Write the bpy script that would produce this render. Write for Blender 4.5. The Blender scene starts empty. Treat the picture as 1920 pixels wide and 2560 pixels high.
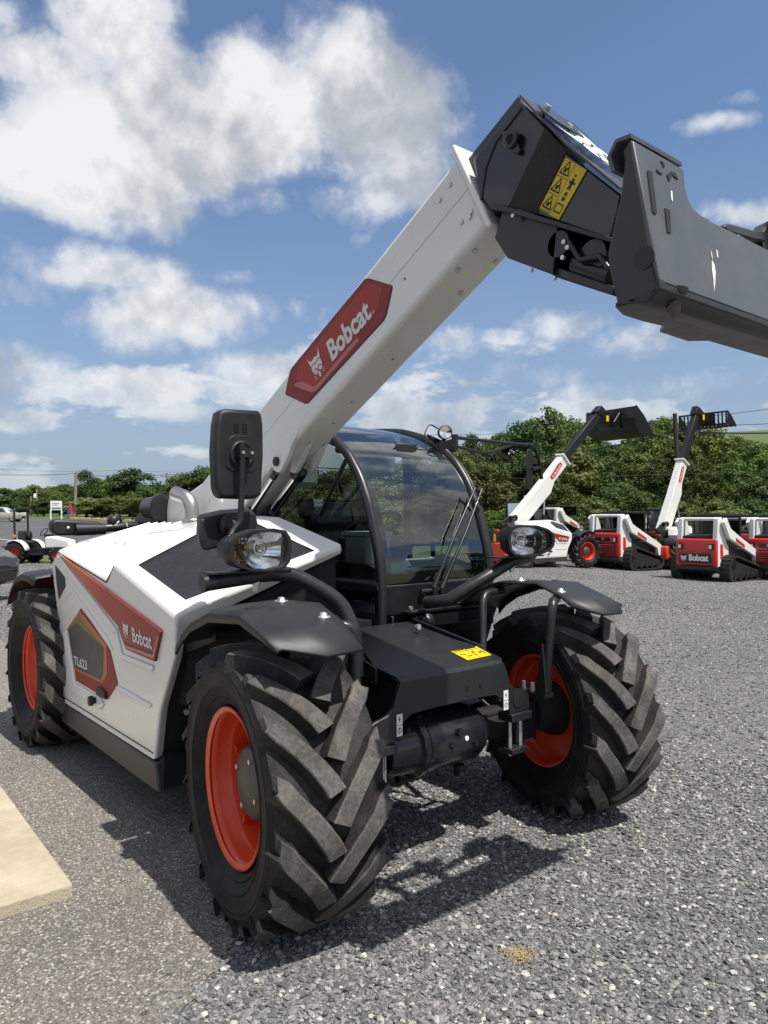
import bpy, bmesh, math, random
import numpy as np
from mathutils import Vector, Matrix, noise as mnoise
random.seed(7); RNG = np.random.default_rng(11)
D = bpy.data; COL = bpy.context.scene.collection; SC = bpy.context.scene
R = math.radians; PI = math.pi

# ------------------------------------------------------------------ camera (solved from the wheels and body lines of the photograph)
F_PX, PITCH, ROLL, YAW = 1848.65, 0.0068, -0.0041, 0.6793
CAM = Vector((2.757, -2.5043, 1.6714))
_d = Vector((-math.cos(YAW)*math.cos(PITCH), math.sin(YAW)*math.cos(PITCH), math.sin(PITCH)))
_r = Vector((math.sin(YAW), math.cos(YAW), 0)); _u = _r.cross(_d)
RT = _r*math.cos(ROLL) + _u*math.sin(ROLL); UP = -_r*math.sin(ROLL) + _u*math.cos(ROLL); FW = _d
def ray(px, py): return FW + RT*((px-960)/F_PX) - UP*((py-1280)/F_PX)
def U(px, py, x=None, y=None, z=None):
    """the point of a photographed pixel on the plane x=, y= or z= of the yard"""
    v = ray(px, py)
    if x is not None: t = (x-CAM.x)/v.x
    elif y is not None: t = (y-CAM.y)/v.y
    else: t = (z-CAM.z)/v.z
    return CAM + v*t
def away(px, py, dist):
    v = ray(px, py); return CAM + v*(dist/math.hypot(v.x, v.y))
def make_camera():
    c = D.cameras.new('camera'); c.sensor_fit = 'VERTICAL'; c.sensor_height = 24.0
    c.lens = 24.0*F_PX/2560; c.clip_start = .02; c.clip_end = 9000
    o = D.objects.new('camera', c); COL.objects.link(o)
    m = Matrix((RT, UP, -FW)).transposed().to_4x4(); m.translation = CAM
    o.matrix_world = m; SC.camera = o
make_camera()

# ------------------------------------------------------------------ materials
def nmat(name):
    m = D.materials.new(name); m.use_nodes = True
    nt = m.node_tree; b = nt.nodes['Principled BSDF']; return m, nt, b
def N(nt, typ, **kw):
    n = nt.nodes.new(typ)
    for k, v in kw.items():
        if k == 'ins':
            for a, b in v.items(): n.inputs[a].default_value = b
        else: setattr(n, k, v)
    return n
def L(nt, a, b): nt.links.new(a, b)
def col(r, g, b): return (r, g, b, 1)
def ramp(nt, fac, stops, interp='LINEAR'):
    n = nt.nodes.new('ShaderNodeValToRGB'); n.color_ramp.interpolation = interp
    e = n.color_ramp.elements
    while len(e) < len(stops): e.new(.5)
    for el, (p, c) in zip(e, stops): el.position = p; el.color = c if len(c) == 4 else (*c, 1)
    if fac is not None: L(nt, fac, n.inputs[0])
    return n
def mixc(nt, fac, a, b, mode='MIX'):
    n = nt.nodes.new('ShaderNodeMix'); n.data_type = 'RGBA'; n.blend_type = mode
    for v, i in ((fac, 0), (a, 6), (b, 7)):
        if hasattr(v, 'is_output'): L(nt, v, n.inputs[i])
        else: n.inputs[i].default_value = v
    return n.outputs[2]
def mth(nt, op, a, b=None, c=None, clamp=False):
    n = nt.nodes.new('ShaderNodeMath'); n.operation = op; n.use_clamp = clamp
    for i, v in enumerate((a, b, c)):
        if v is None: continue
        if hasattr(v, 'is_output'): L(nt, v, n.inputs[i])
        else: n.inputs[i].default_value = v
    return n.outputs[0]
def noise(nt, vec, scale, detail=4, rough=.55, dist=0):
    n = N(nt, 'ShaderNodeTexNoise', ins={'Scale': scale, 'Detail': detail, 'Roughness': rough, 'Distortion': dist})
    if vec is not None: L(nt, vec, n.inputs['Vector'])
    return n.outputs['Fac']
def objco(nt): return N(nt, 'ShaderNodeTexCoord').outputs['Object']
def bump(nt, b, h, strength=.3, dist=.01):
    n = N(nt, 'ShaderNodeBump', ins={'Strength': strength, 'Distance': dist}); L(nt, h, n.inputs['Height']); L(nt, n.outputs[0], b.inputs['Normal']); return n
def paint(name, c, rough=.3, metal=0, coat=0, dirt=.12, dirtc=(.25, .22, .18), nscale=9, bumpy=0, bscale=300):
    """a painted or plain surface with uneven gloss and a little dust"""
    m, nt, b = nmat(name); v = objco(nt)
    f = noise(nt, v, nscale, 6, .65)
    d = ramp(nt, f, [(.45, col(0, 0, 0)), (.8, col(1, 1, 1))]).outputs[0]
    k = mth(nt, 'MULTIPLY', d, dirt)
    L(nt, mixc(nt, k, col(*c), col(*dirtc)), b.inputs['Base Color'])
    rr = mth(nt, 'MULTIPLY_ADD', f, .25, rough-.12, True); L(nt, rr, b.inputs['Roughness'])
    b.inputs['Metallic'].default_value = metal
    if coat: b.inputs['Coat Weight'].default_value = coat; b.inputs['Coat Roughness'].default_value = .06
    if bumpy: bump(nt, b, noise(nt, v, bscale, 2), bumpy, .002)
    return m
def glassmat(name, tint, refl=1.0, ior=1.5, rough=.0):
    m, nt, b = nmat(name); nt.nodes.remove(b)
    t = N(nt, 'ShaderNodeBsdfTransparent'); t.inputs[0].default_value = col(*tint)
    g = N(nt, 'ShaderNodeBsdfGlossy', ins={'Roughness': rough})
    fr = N(nt, 'ShaderNodeFresnel', ins={'IOR': ior})
    v = objco(nt); nz = noise(nt, v, 2.0, 2); bp = N(nt, 'ShaderNodeBump', ins={'Strength': .03, 'Distance': .05}); L(nt, nz, bp.inputs['Height'])
    L(nt, bp.outputs[0], g.inputs['Normal']); L(nt, bp.outputs[0], fr.inputs['Normal'])
    mx = N(nt, 'ShaderNodeMixShader'); L(nt, mth(nt, 'MULTIPLY', fr.outputs[0], refl, clamp=True), mx.inputs[0]); L(nt, t.outputs[0], mx.inputs[1]); L(nt, g.outputs[0], mx.inputs[2])
    L(nt, mx.outputs[0], nt.nodes['Material Output'].inputs[0]); return m
M = {}
M['white'] = paint('white_paint', (.72, .71, .68), .30, coat=.5, dirt=.05, dirtc=(.55, .5, .42))
M['whitebg'] = paint('white_paint_plain', (.70, .70, .68), .4, dirt=.05)
M['gloss'] = paint('glossy_black_paint', (.010, .011, .014), .26, coat=.3, dirt=.08, dirtc=(.07, .07, .07))
M['black'] = paint('black_paint', (.008, .009, .010), .34, coat=.12, dirt=.07, dirtc=(.09, .085, .08))
M['satin'] = paint('satin_black_frame', (.015, .016, .0175), .36, dirt=.11, dirtc=(.06, .056, .05), nscale=14)
M['plastic'] = paint('black_plastic', (.010, .010, .0115), .48, dirt=.09, dirtc=(.07, .07, .07), bumpy=.25, bscale=700)
M['fender'] = paint('grained_fender_plastic', (.014, .015, .017), .48, dirt=.16, dirtc=(.07, .07, .068), nscale=5, bumpy=.2, bscale=600)
M['void'] = paint('dark_inner_frame', (.006, .006, .007), .7, dirt=.1, dirtc=(.04, .035, .03))
M['skirt'] = paint('dusty_dark_grey_metal', (.035, .034, .033), .42, dirt=.35, dirtc=(.12, .105, .09), nscale=6)
M['rim'] = paint('orange_red_paint', (.68, .048, .010), .34, coat=.10, dirt=.08, dirtc=(.3, .1, .05))
M['red'] = paint('red_paint', (.50, .022, .018), .36, coat=.2, dirt=.08, dirtc=(.25, .05, .04))
M['hub'] = paint('dull_hub_metal', (.10, .092, .083), .5, metal=.5, dirt=.5, dirtc=(.12, .09, .06))
M['chrome'] = paint('bright_rod_steel', (.75, .75, .76), .14, metal=1, dirt=.0)
M['steel'] = paint('brushed_stainless', (.55, .53, .5), .32, metal=1, dirt=.3, dirtc=(.3, .27, .22))
M['zinc'] = paint('zinc_bolt_heads', (.6, .6, .6), .35, metal=.8, dirt=.1)
M['dash'] = paint('grey_green_dash_plastic', (.52, .56, .55), .6, dirt=.1)
M['seat'] = paint('black_seat_cloth', (.02, .02, .022), .85, dirt=.1)
M['yellow'] = paint('yellow_label', (.80, .56, .01), .45, dirt=.05)
M['label'] = paint('white_label', (.75, .75, .73), .5, dirt=.05)
M['ink'] = paint('black_ink', (.015, .015, .015), .5, dirt=.0)
M['deckred'] = paint('dark_red_decal', (.23, .011, .007), .5, dirt=.06, dirtc=(.12, .02, .015))
M['decor'] = paint('orange_decal_edge', (.42, .11, .035), .36, dirt=.06)
M['decpink'] = paint('pale_red_decal_edge', (.52, .20, .16), .4, dirt=.05)
M['decdark'] = paint('charcoal_decal', (.045, .043, .040), .34, dirt=.1, dirtc=(.1, .095, .085))
M['declight'] = paint('decal_lettering', (.62, .62, .60), .45, dirt=.05)
M['amber'] = paint('amber_lens', (.75, .25, .02), .18, dirt=.2, dirtc=(.3, .06, .01), nscale=60)
M['reflector'] = paint('lamp_reflector', (.92, .92, .93), .11, metal=1, dirt=.05, nscale=30)
M['tail'] = paint('red_lens', (.5, .02, .02), .25, dirt=.1)
M['glass'] = glassmat('cab_glass', (.66, .74, .74), 2.7, 1.55)
M['glasspane'] = glassmat('side_glass', (.55, .60, .58), 1.0, 1.5)
M['lampglass'] = glassmat('lamp_glass', (.92, .93, .94), 1.0, 1.5)
def mesh_grille():
    m, nt, b = nmat('perforated_black_grille'); v = objco(nt)
    w = N(nt, 'ShaderNodeTexVoronoi', ins={'Scale': 95}); w.feature = 'F1'; L(nt, v, w.inputs['Vector'])
    h = ramp(nt, w.outputs['Distance'], [(.28, col(.003, .003, .004)), (.42, col(.016, .017, .019))]).outputs[0]
    f = noise(nt, v, 7, 5, .7, .6); d = ramp(nt, f, [(.5, col(0, 0, 0)), (.78, col(.5, .5, .5))]).outputs[0]
    L(nt, mixc(nt, d, h, col(.040, .042, .046)), b.inputs['Base Color']); b.inputs['Roughness'].default_value = .5
    bump(nt, b, w.outputs['Distance'], .5, .004); return m
M['grille'] = mesh_grille()
def rubber(name, dust):
    m, nt, b = nmat(name); v = objco(nt)
    f = noise(nt, v, 70, 8, .75, .2); g = noise(nt, v, 9, 8, .7)
    base = (.010, .010, .0105) if dust < .25 else (.022, .021, .020) if dust < .5 else (.070, .067, .062)
    d1 = ramp(nt, f, [(.38, col(*base)), (.62, col(*(np.array(base)*1.5+dust*.05))), (.85, col(.03+dust*.19, .03+dust*.175, .028+dust*.155))]).outputs[0]
    k = ramp(nt, g, [(.42, col(0, 0, 0)), (.72, col(1, 1, 1))]).outputs[0]
    c = mixc(nt, mth(nt, 'MULTIPLY', k, .35*dust+.01), d1, col(.19, .16, .12))
    dk = ramp(nt, noise(nt, v, 5.5, 6, .65, .4), [(.40, col(.52, .52, .53)), (.60, col(1, 1, 1))]).outputs[0]; c = mixc(nt, 1, c, dk, 'MULTIPLY')
    L(nt, c, b.inputs['Base Color']); b.inputs['Roughness'].default_value = .58 if dust < .5 else .82
    b.inputs['Specular IOR Level'].default_value = .22
    bump(nt, b, f, .25+.3*dust, .004); return m
M['rubber'] = rubber('tyre_rubber', .12)
M['rubberdust'] = rubber('dusty_tread_rubber', .9)
M['rubbermid'] = rubber('tread_floor_rubber', .3)

# ------------------------------------------------------------------ mesh builder
class MB:
    def __init__(s): s.v = []; s.f = []; s.mi = []; s.mats = []; s.cur = 0; s.sm = []; s.smooth = False
    def use(s, m):
        if m not in s.mats: s.mats.append(m)
        s.cur = s.mats.index(m); return s
    def add(s, vs, fs, smooth=None):
        o = len(s.v); s.v += [tuple(p) for p in vs]
        sm = s.smooth if smooth is None else smooth
        for f in fs: s.f.append(tuple(i+o for i in f)); s.mi.append(s.cur); s.sm.append(sm)
        return s
    def box(s, c, d, rot=None):
        x, y, z = (q/2 for q in d); vs = [Vector((a*x, b*y, e*z)) for a in (-1, 1) for b in (-1, 1) for e in (-1, 1)]
        if rot is not None: vs = [rot @ p for p in vs]
        c = Vector(c); return s.add([c+p for p in vs], [(0, 1, 3, 2), (4, 6, 7, 5), (0, 4, 5, 1), (2, 3, 7, 6), (0, 2, 6, 4), (1, 5, 7, 3)])
    def prism(s, poly, off):
        """closed polygon of 3-D points pushed along off"""
        off = Vector(off); n = len(poly); a = [Vector(p) for p in poly]; b = [p+off for p in a]
        nrm = Vector((0, 0, 0))
        for i in range(n): nrm += a[i].cross(a[(i+1) % n])
        fl = nrm.dot(off) > 0
        fs = [tuple(range(n)), tuple(range(2*n-1, n-1, -1))] + [(i, i+n, (i+1) % n+n, (i+1) % n) for i in range(n)]
        if fl: fs = [tuple(reversed(f)) for f in fs]
        return s.add(a+b, fs)
    def loft(s, rings, cap=True, close=True, smooth=None):
        n = len(rings[0]); vs = [p for r_ in rings for p in r_]; fs = []
        for i in range(len(rings)-1):
            for j in range(n if close else n-1):
                a, b = i*n+j, i*n+(j+1) % n; fs.append((a, b, b+n, a+n))
        s.add(vs, fs, smooth)
        if cap: s.add(rings[0], [tuple(range(n-1, -1, -1))], False); s.add(rings[-1], [tuple(range(n))], False)
        return s
    def tube(s, path, r, seg=10, cap=True, smooth=True):
        P = [Vector(p) for p in path]; rings = []; up = None
        rs = r if hasattr(r, '__len__') else [r]*len(P)
        for i, p in enumerate(P):
            t = (P[min(i+1, len(P)-1)]-P[max(i-1, 0)]).normalized()
            if up is None: up = Vector((0, 0, 1)) if abs(t.z) < .9 else Vector((1, 0, 0))
            a = t.cross(up).normalized(); up = a.cross(t).normalized()
            rings.append([p+(a*math.cos(2*PI*k/seg)+up*math.sin(2*PI*k/seg))*rs[i] for k in range(seg)])
        return s.loft(rings, cap, True, smooth)
    def cyl(s, a, b, r, r2=None, seg=16, smooth=True): return s.tube([a, b], [r, r if r2 is None else r2], seg, True, smooth)
    def lathe(s, prof, c, ax, seg=32, smooth=True, cap=False):
        """prof: (radius, offset along ax)"""
        c = Vector(c); ax = Vector(ax).normalized(); up = Vector((0, 0, 1)) if abs(ax.z) < .9 else Vector((1, 0, 0))
        a = ax.cross(up).normalized(); b = a.cross(ax).normalized()
        rings = [[c+ax*h+(a*math.cos(-2*PI*k/seg)+b*math.sin(-2*PI*k/seg))*r_ for k in range(seg)] for r_, h in prof]
        return s.loft(rings, cap, True, smooth)
    def grid(s, rows, smooth=None): return s.loft(rows, False, False, smooth)
    def build(s, name, mat=None, parent=None, bevel=0, bseg=2, solid=0, shade=None):
        me = D.meshes.new(name); me.from_pydata([tuple(p) for p in s.v], [], s.f); me.update()
        ml = s.mats if s.mats else [mat]
        for m in ml: me.materials.append(M[m] if isinstance(m, str) else m)
        if s.mats: me.polygons.foreach_set('material_index', s.mi)
        me.polygons.foreach_set('use_smooth', s.sm if shade is None else [shade]*len(s.f))
        o = D.objects.new(name, me); COL.objects.link(o)
        if solid:
            q = o.modifiers.new('thickness', 'SOLIDIFY'); q.thickness = solid; q.offset = 0
        if bevel:
            q = o.modifiers.new('bevel', 'BEVEL'); q.width = bevel; q.segments = bseg; q.limit_method = 'ANGLE'; q.angle_limit = R(35)
            q.harden_normals = False
            me.polygons.foreach_set('use_smooth', [True]*len(s.f)); me.set_sharp_from_angle(angle=R(50))
        if parent is not None: o.parent = parent
        return o
def smooth_path(P, n=6, rad=.3):
    """round the corners of a polyline"""
    P = [Vector(p) for p in P]; out = [P[0]]
    for i in range(1, len(P)-1):
        a = P[i].lerp(P[i-1], rad); b = P[i].lerp(P[i+1], rad)
        for k in range(n+1):
            t = k/n; out.append(a*(1-t)**2+P[i]*2*t*(1-t)+b*t*t)
    return out+[P[-1]]
def empty(name, loc=(0, 0, 0), rz=0, label=None, cat=None, group=None):
    o = D.objects.new(name, None); COL.objects.link(o); o.location = loc; o.rotation_euler = (0, 0, rz); o.empty_display_size = .2
    if label: tag(o, label, cat, group)
    return o
def tag(o, label=None, cat=None, group=None, kind=None):
    if label: o['label'] = label
    if cat: o['category'] = cat
    if group: o['group'] = group
    if kind: o['kind'] = kind
    return o
def copy_tree(o, parent=None, skip=()):
    c = o.copy(); COL.objects.link(c); c.parent = parent
    for ch in list(o.children):
        if ch.name.split('.')[0] in skip: continue
        copy_tree(ch, c, skip)
    return c
def text_mesh(txt, size, shear=0, offset=0, xscale=1):
    """flat letter faces in their own x-y plane, origin at the lower left"""
    c = D.curves.new('letters', 'FONT'); c.body = txt; c.size = size; c.shear = shear; c.offset = offset; c.resolution_u = 3; c.fill_mode = 'FRONT'
    o = D.objects.new('letters', c); COL.objects.link(o); bpy.context.view_layer.update()
    me = D.meshes.new_from_object(o.evaluated_get(bpy.context.evaluated_depsgraph_get()))
    vs = [Vector((v.co.x*xscale, v.co.y, 0)) for v in me.vertices]; fs = [tuple(p.vertices) for p in me.polygons]
    D.objects.remove(o); D.curves.remove(c); D.meshes.remove(me)
    if vs:
        mx = min(v.x for v in vs); my = min(v.y for v in vs); vs = [v-Vector((mx, my, 0)) for v in vs]
    return vs, fs
def put2d(mb, vs, fs, o, ux, uy, lift=Vector((0, 0, 0)), thick=None):
    """place flat 2-D shapes on a plane spanned by ux, uy"""
    o = Vector(o); ux = Vector(ux); uy = Vector(uy)
    mb.add([o+ux*v[0]+uy*v[1]+lift for v in vs], fs)
# a lynx head in a unit square (0..1), white on dark: list of polygons
CAT = [[(.06, 1.0), (.12, .72), (.18, .60), (.30, .66), (.50, .60), (.70, .66), (.82, .60), (.88, .72), (.94, 1.0), (.84, .84), (.72, .76), (.50, .80), (.28, .76), (.16, .84)],
       [(.16, .58), (.30, .62), (.50, .56), (.70, .62), (.84, .58), (.86, .42), (.80, .34), (.66, .46), (.56, .42), (.50, .34), (.44, .42), (.34, .46), (.20, .34), (.14, .42)],
       [(.20, .31), (.36, .42), (.45, .34), (.42, .26), (.32, .24), (.24, .26)], [(.80, .31), (.64, .42), (.55, .34), (.58, .26), (.68, .24), (.76, .26)],
       [(.45, .26), (.55, .26), (.58, .12), (.50, .04), (.42, .12)],
       [(.02, .26), (.22, .22), (.22, .20)], [(.04, .14), (.24, .19), (.25, .17)], [(.98, .26), (.78, .22), (.78, .20)], [(.96, .14), (.76, .19), (.75, .17)], [(.10, .04), (.27, .16), (.29, .14)], [(.90, .04), (.73, .16), (.71, .14)]]
def put_cat(mb, o, ux, uy, lift=Vector((0, 0, 0))):
    for pl in CAT: put2d(mb, pl, [tuple(range(len(pl)))], o, ux, uy, lift)
# ------------------------------------------------------------------ sun, sky and clouds
SUN = Vector((.5, .07, 1.0)).normalized(); SUN_EL = math.asin(SUN.z); SUN_AZ = math.atan2(SUN.x, SUN.y)
def make_light():
    l = D.lights.new('sun', 'SUN'); l.energy = 5.0; l.angle = R(.53); l.color = (1, .955, .88)
    o = D.objects.new('sun', l); COL.objects.link(o); o.rotation_euler = SUN.to_track_quat('Z', 'Y').to_euler(); o.location = (0, 0, 40)
make_light()
# clouds: (azimuth from the yard's -X axis towards +Y, elevation, half widths), all in radians, fixed in the sky
def azel(px, py):
    v = ray(px, py).normalized(); return math.atan2(v.y, -v.x), math.asin(v.z)
CLOUDS = [(450, 330, 330, 150, 1.25), (900, 280, 280, 190, 1.2), (680, 330, 220, 160, 1.1), (250, 400, 260, 170, 1.15), (1010, 450, 170, 110, .75), (60, 420, 260, 140, 1.05), (300, 60, 150, 120, 1.0), (30, 40, 130, 80, .8), (150, 150, 170, 110, .95), (400, 190, 150, 110, 1.0),
          (60, 250, 110, 100, .6), (640, 190, 200, 80, .8), (700, 500, 260, 70, .75),
          (250, 690, 210, 70, 1.0), (420, 790, 200, 75, 1.1), (60, 740, 160, 70, .7), (550, 700, 90, 40, .8), (40, 910, 140, 60, .9), (190, 935, 60, 25, .7), (300, 940, 70, 25, .6),
          (680, 940, 130, 60, .95), (620, 990, 120, 35, .8), (420, 1035, 120, 25, .75), (150, 1060, 160, 25, .45), (1000, 900, 120, 40, .6), (1130, 860, 80, 50, .85),
          (1420, 815, 110, 45, .9), (1600, 860, 170, 60, .85), (1240, 950, 260, 50, .7), (1560, 980, 300, 50, .75), (1800, 950, 170, 45, .8), (1850, 560, 140, 40, .9), (1830, 310, 110, 30, .75), (1880, 240, 70, 30, .6),
          (1240, 1060, 130, 35, .7), (1050, 1010, 200, 40, .5), (1540, 250, 80, 22, .5), (1210, 190, 40, 30, .45), (900, 610, 60, 20, .35), (470, 620, 60, 22, .4)]
def make_world():
    w = D.worlds.new('World'); SC.world = w; w.use_nodes = True; nt = w.node_tree
    bg = nt.nodes['Background']
    sky = N(nt, 'ShaderNodeTexSky'); sky.sky_type = 'NISHITA'; sky.sun_disc = False
    sky.sun_elevation = SUN_EL; sky.sun_rotation = SUN_AZ; sky.altitude = 150; sky.air_density = 1.0; sky.dust_density = .7; sky.ozone_density = 2.0
    tc = N(nt, 'ShaderNodeTexCoord').outputs['Generated']
    nrm = N(nt, 'ShaderNodeVectorMath'); nrm.operation = 'NORMALIZE'; L(nt, tc, nrm.inputs[0]); d = nrm.outputs[0]
    sep = N(nt, 'ShaderNodeSeparateXYZ'); L(nt, d, sep.inputs[0]); X, Y, Z = sep.outputs
    az = mth(nt, 'ARCTAN2', Y, mth(nt, 'MULTIPLY', X, -1)); el = mth(nt, 'ARCSINE', Z)
    # warp the angles a little so that outlines are ragged
    zz = mth(nt, 'ADD', mth(nt, 'MAXIMUM', Z, 0.0), .22)
    cx = mth(nt, 'DIVIDE', X, zz); cy = mth(nt, 'DIVIDE', Y, zz)
    cv = N(nt, 'ShaderNodeCombineXYZ'); L(nt, cx, cv.inputs[0]); L(nt, cy, cv.inputs[1]); L(nt, mth(nt, 'MULTIPLY', Z, 3.0), cv.inputs[2])
    cvo = cv.outputs[0]
    n1 = noise(nt, d, 6.5, 15, .58, .12)
    up = N(nt, 'ShaderNodeVectorMath'); up.operation = 'ADD'; L(nt, d, up.inputs[0]); up.inputs[1].default_value = (.006, 0, .018)
    n2 = noise(nt, d, 17.0, 12, .60, .1); n2u = noise(nt, up.outputs[0], 17.0, 8, .58, .1); n1u = noise(nt, up.outputs[0], 6.0, 8, .53, .1)
    w1 = noise(nt, d, 5.0, 3, .5); nd2 = N(nt, 'ShaderNodeVectorMath'); nd2.operation = 'ADD'; L(nt, d, nd2.inputs[0]); nd2.inputs[1].default_value = (3.1, 1.7, .4)
    w2 = noise(nt, nd2.outputs[0], 5.0, 3, .5)
    azw = mth(nt, 'ADD', az, mth(nt, 'MULTIPLY_ADD', w1, .10, -.05)); elw = mth(nt, 'ADD', el, mth(nt, 'MULTIPLY_ADD', w2, .06, -.03))
    total = None
    for (px, py, sx, sy, amp) in CLOUDS:
        a0, e0 = azel(px, py); a1, _ = azel(px+sx, py); _, e1 = azel(px, py-sy)
        k_ = 1.12 if sx*sy > 15000 else 1.4
        if sx*sy <= 15000: amp *= .86
        sa = max(abs(a1-a0)*k_, .012); se = max(abs(e1-e0)*k_, .008)
        da = mth(nt, 'DIVIDE', mth(nt, 'SUBTRACT', azw, a0), sa); de = mth(nt, 'DIVIDE', mth(nt, 'SUBTRACT', elw, e0), se)
        q = mth(nt, 'ADD', mth(nt, 'MULTIPLY', da, da), mth(nt, 'MULTIPLY', de, de))
        g = mth(nt, 'MULTIPLY', mth(nt, 'EXPONENT', mth(nt, 'MULTIPLY', q, -.8)), amp)
        total = g if total is None else mth(nt, 'MAXIMUM', total, g)
    # elsewhere in the sky: loose cloud out of view, broadened to neutralise fill light
    out = mth(nt, 'GREATER_THAN', mth(nt, 'ABSOLUTE', mth(nt, 'SUBTRACT', az, azel(960, 1280)[0])), .62)
    hi = mth(nt, 'GREATER_THAN', el, .70); away_ = mth(nt, 'MAXIMUM', out, hi)
    loose = mth(nt, 'MULTIPLY', ramp(nt, noise(nt, cvo, 1.1, 4), [(.36, col(0, 0, 0)), (.55, col(1, 1, 1))]).outputs[0], mth(nt, 'MULTIPLY', away_, 1.0))
    total = mth(nt, 'MAXIMUM', total, loose)
    low = mth(nt, 'MULTIPLY', ramp(nt, noise(nt, cvo, 1.9, 6, .6), [(.36, col(0, 0, 0)), (.56, col(1, 1, 1))]).outputs[0], ramp(nt, el, [(.02, col(.85, .85, .85)), (.18, col(.80, .80, .80)), (.34, col(0, 0, 0))]).outputs[0])
    total = mth(nt, 'MAXIMUM', total, low)
    fb = mth(nt, 'ADD', mth(nt, 'MULTIPLY', n1, .74), mth(nt, 'MULTIPLY', n2, .26))
    dens = mth(nt, 'ADD', mth(nt, 'MULTIPLY', total, 1.38), mth(nt, 'MULTIPLY_ADD', fb, 2.7, -1.95))
    a = ramp(nt, dens, [(-.0, col(0, 0, 0)), (.15, col(.18, .18, .18)), (.36, col(.70, .70, .70)), (.68, col(.97, .97, .97))]).outputs[0]
    # shade: thick middle grey below, bright where thin or on top
    lit = mth(nt, 'ADD', mth(nt, 'ADD', mth(nt, 'MULTIPLY', mth(nt, 'SUBTRACT', n2, n2u), 1.0), mth(nt, 'MULTIPLY', mth(nt, 'SUBTRACT', n1, n1u), 3.2)), mth(nt, 'MULTIPLY_ADD', dens, -.44, .93))
    ccol = ramp(nt, lit, [(.05, col(.46, .50, .56)), (.40, col(.58, .61, .66)), (.66, col(.78, .80, .83)), (.92, col(.98, .985, .99))]).outputs[0]
    skym = N(nt, 'ShaderNodeVectorMath'); skym.operation = 'SCALE'; skym.inputs['Scale'].default_value = SKY_K; L(nt, sky.outputs[0], skym.inputs[0])
    cs = N(nt, 'ShaderNodeVectorMath'); cs.operation = 'SCALE'; cs.inputs['Scale'].default_value = CLOUD_K; L(nt, ccol, cs.inputs[0])
    # clouds thin out into haze at the horizon
    hz = mth(nt, 'MULTIPLY', a, ramp(nt, el, [(.0, col(.25, .25, .25)), (.08, col(.6, .6, .6)), (.22, col(1, 1, 1))]).outputs[0])
    skt = mixc(nt, 1, skym.outputs[0], col(.92, 1.0, 1.10), 'MULTIPLY'); skh = mixc(nt, ramp(nt, el, [(.0, col(.9, .9, .9)), (.07, col(.74, .74, .74)), (.22, col(.38, .38, .38)), (.45, col(.08, .08, .08))]).outputs[0], skt, col(2.6, 3.15, 4.0))
    L(nt, mixc(nt, hz, skh, cs.outputs[0]), bg.inputs[0]); bg.inputs[1].default_value = .1
SKY_K, CLOUD_K = 1.05, 7.6
make_world()
vs = SC.view_settings; SC.display_settings.display_device = 'sRGB'
vs.view_transform = 'Standard'; vs.look = 'None'; vs.gamma = 1; vs.exposure = .27; vs.use_curve_mapping = False
SC.cycles.max_bounces = 8; SC.cycles.transparent_max_bounces = 16; SC.cycles.use_denoising = True; SC.cycles.sample_clamp_indirect = 6
# ------------------------------------------------------------------ terrain
HEAD = math.atan2(FW.y, FW.x)
def polar(x, y):
    dx, dy = x-CAM.x, y-CAM.y; d = math.hypot(dx, dy); a = HEAD-math.atan2(dy, dx)
    a = (a+PI) % (2*PI)-PI; return d, a                      # a > 0 to the right
def ss(t): t = min(1, max(0, t)); return t*t*(3-2*t)
def gz(x, y):
    d, a = polar(x, y); z = 0.0
    z -= .42*ss((a-R(7))/R(18))*ss((d-9)/20)*(1-ss((d-34)/20))
    right = ss((a+R(3))/R(8))*(1-ss((a-R(120))/R(30)))
    left = 1-right
    z += right*(3.0*ss((d-34)/26) + 36*ss((d-60)/330)*(.35+.65*ss((a-R(6))/R(16))))
    z += left*(.021*max(0, min(d, 125)-34) + 9*ss((d-125)/280) + .8*mnoise.noise((x*.01, y*.01, 0))*ss((d-130)/100))
    return z
def zone(d, a):
    if a > R(-6) and a < R(150): return 'gravel_yard' if d < 33 else 'hillside'
    if d < 30.2: return 'gravel_yard'
    if d < 35: return 'lawn'
    if d < 112: return 'parking_lot'
    return 'hillside'
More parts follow.
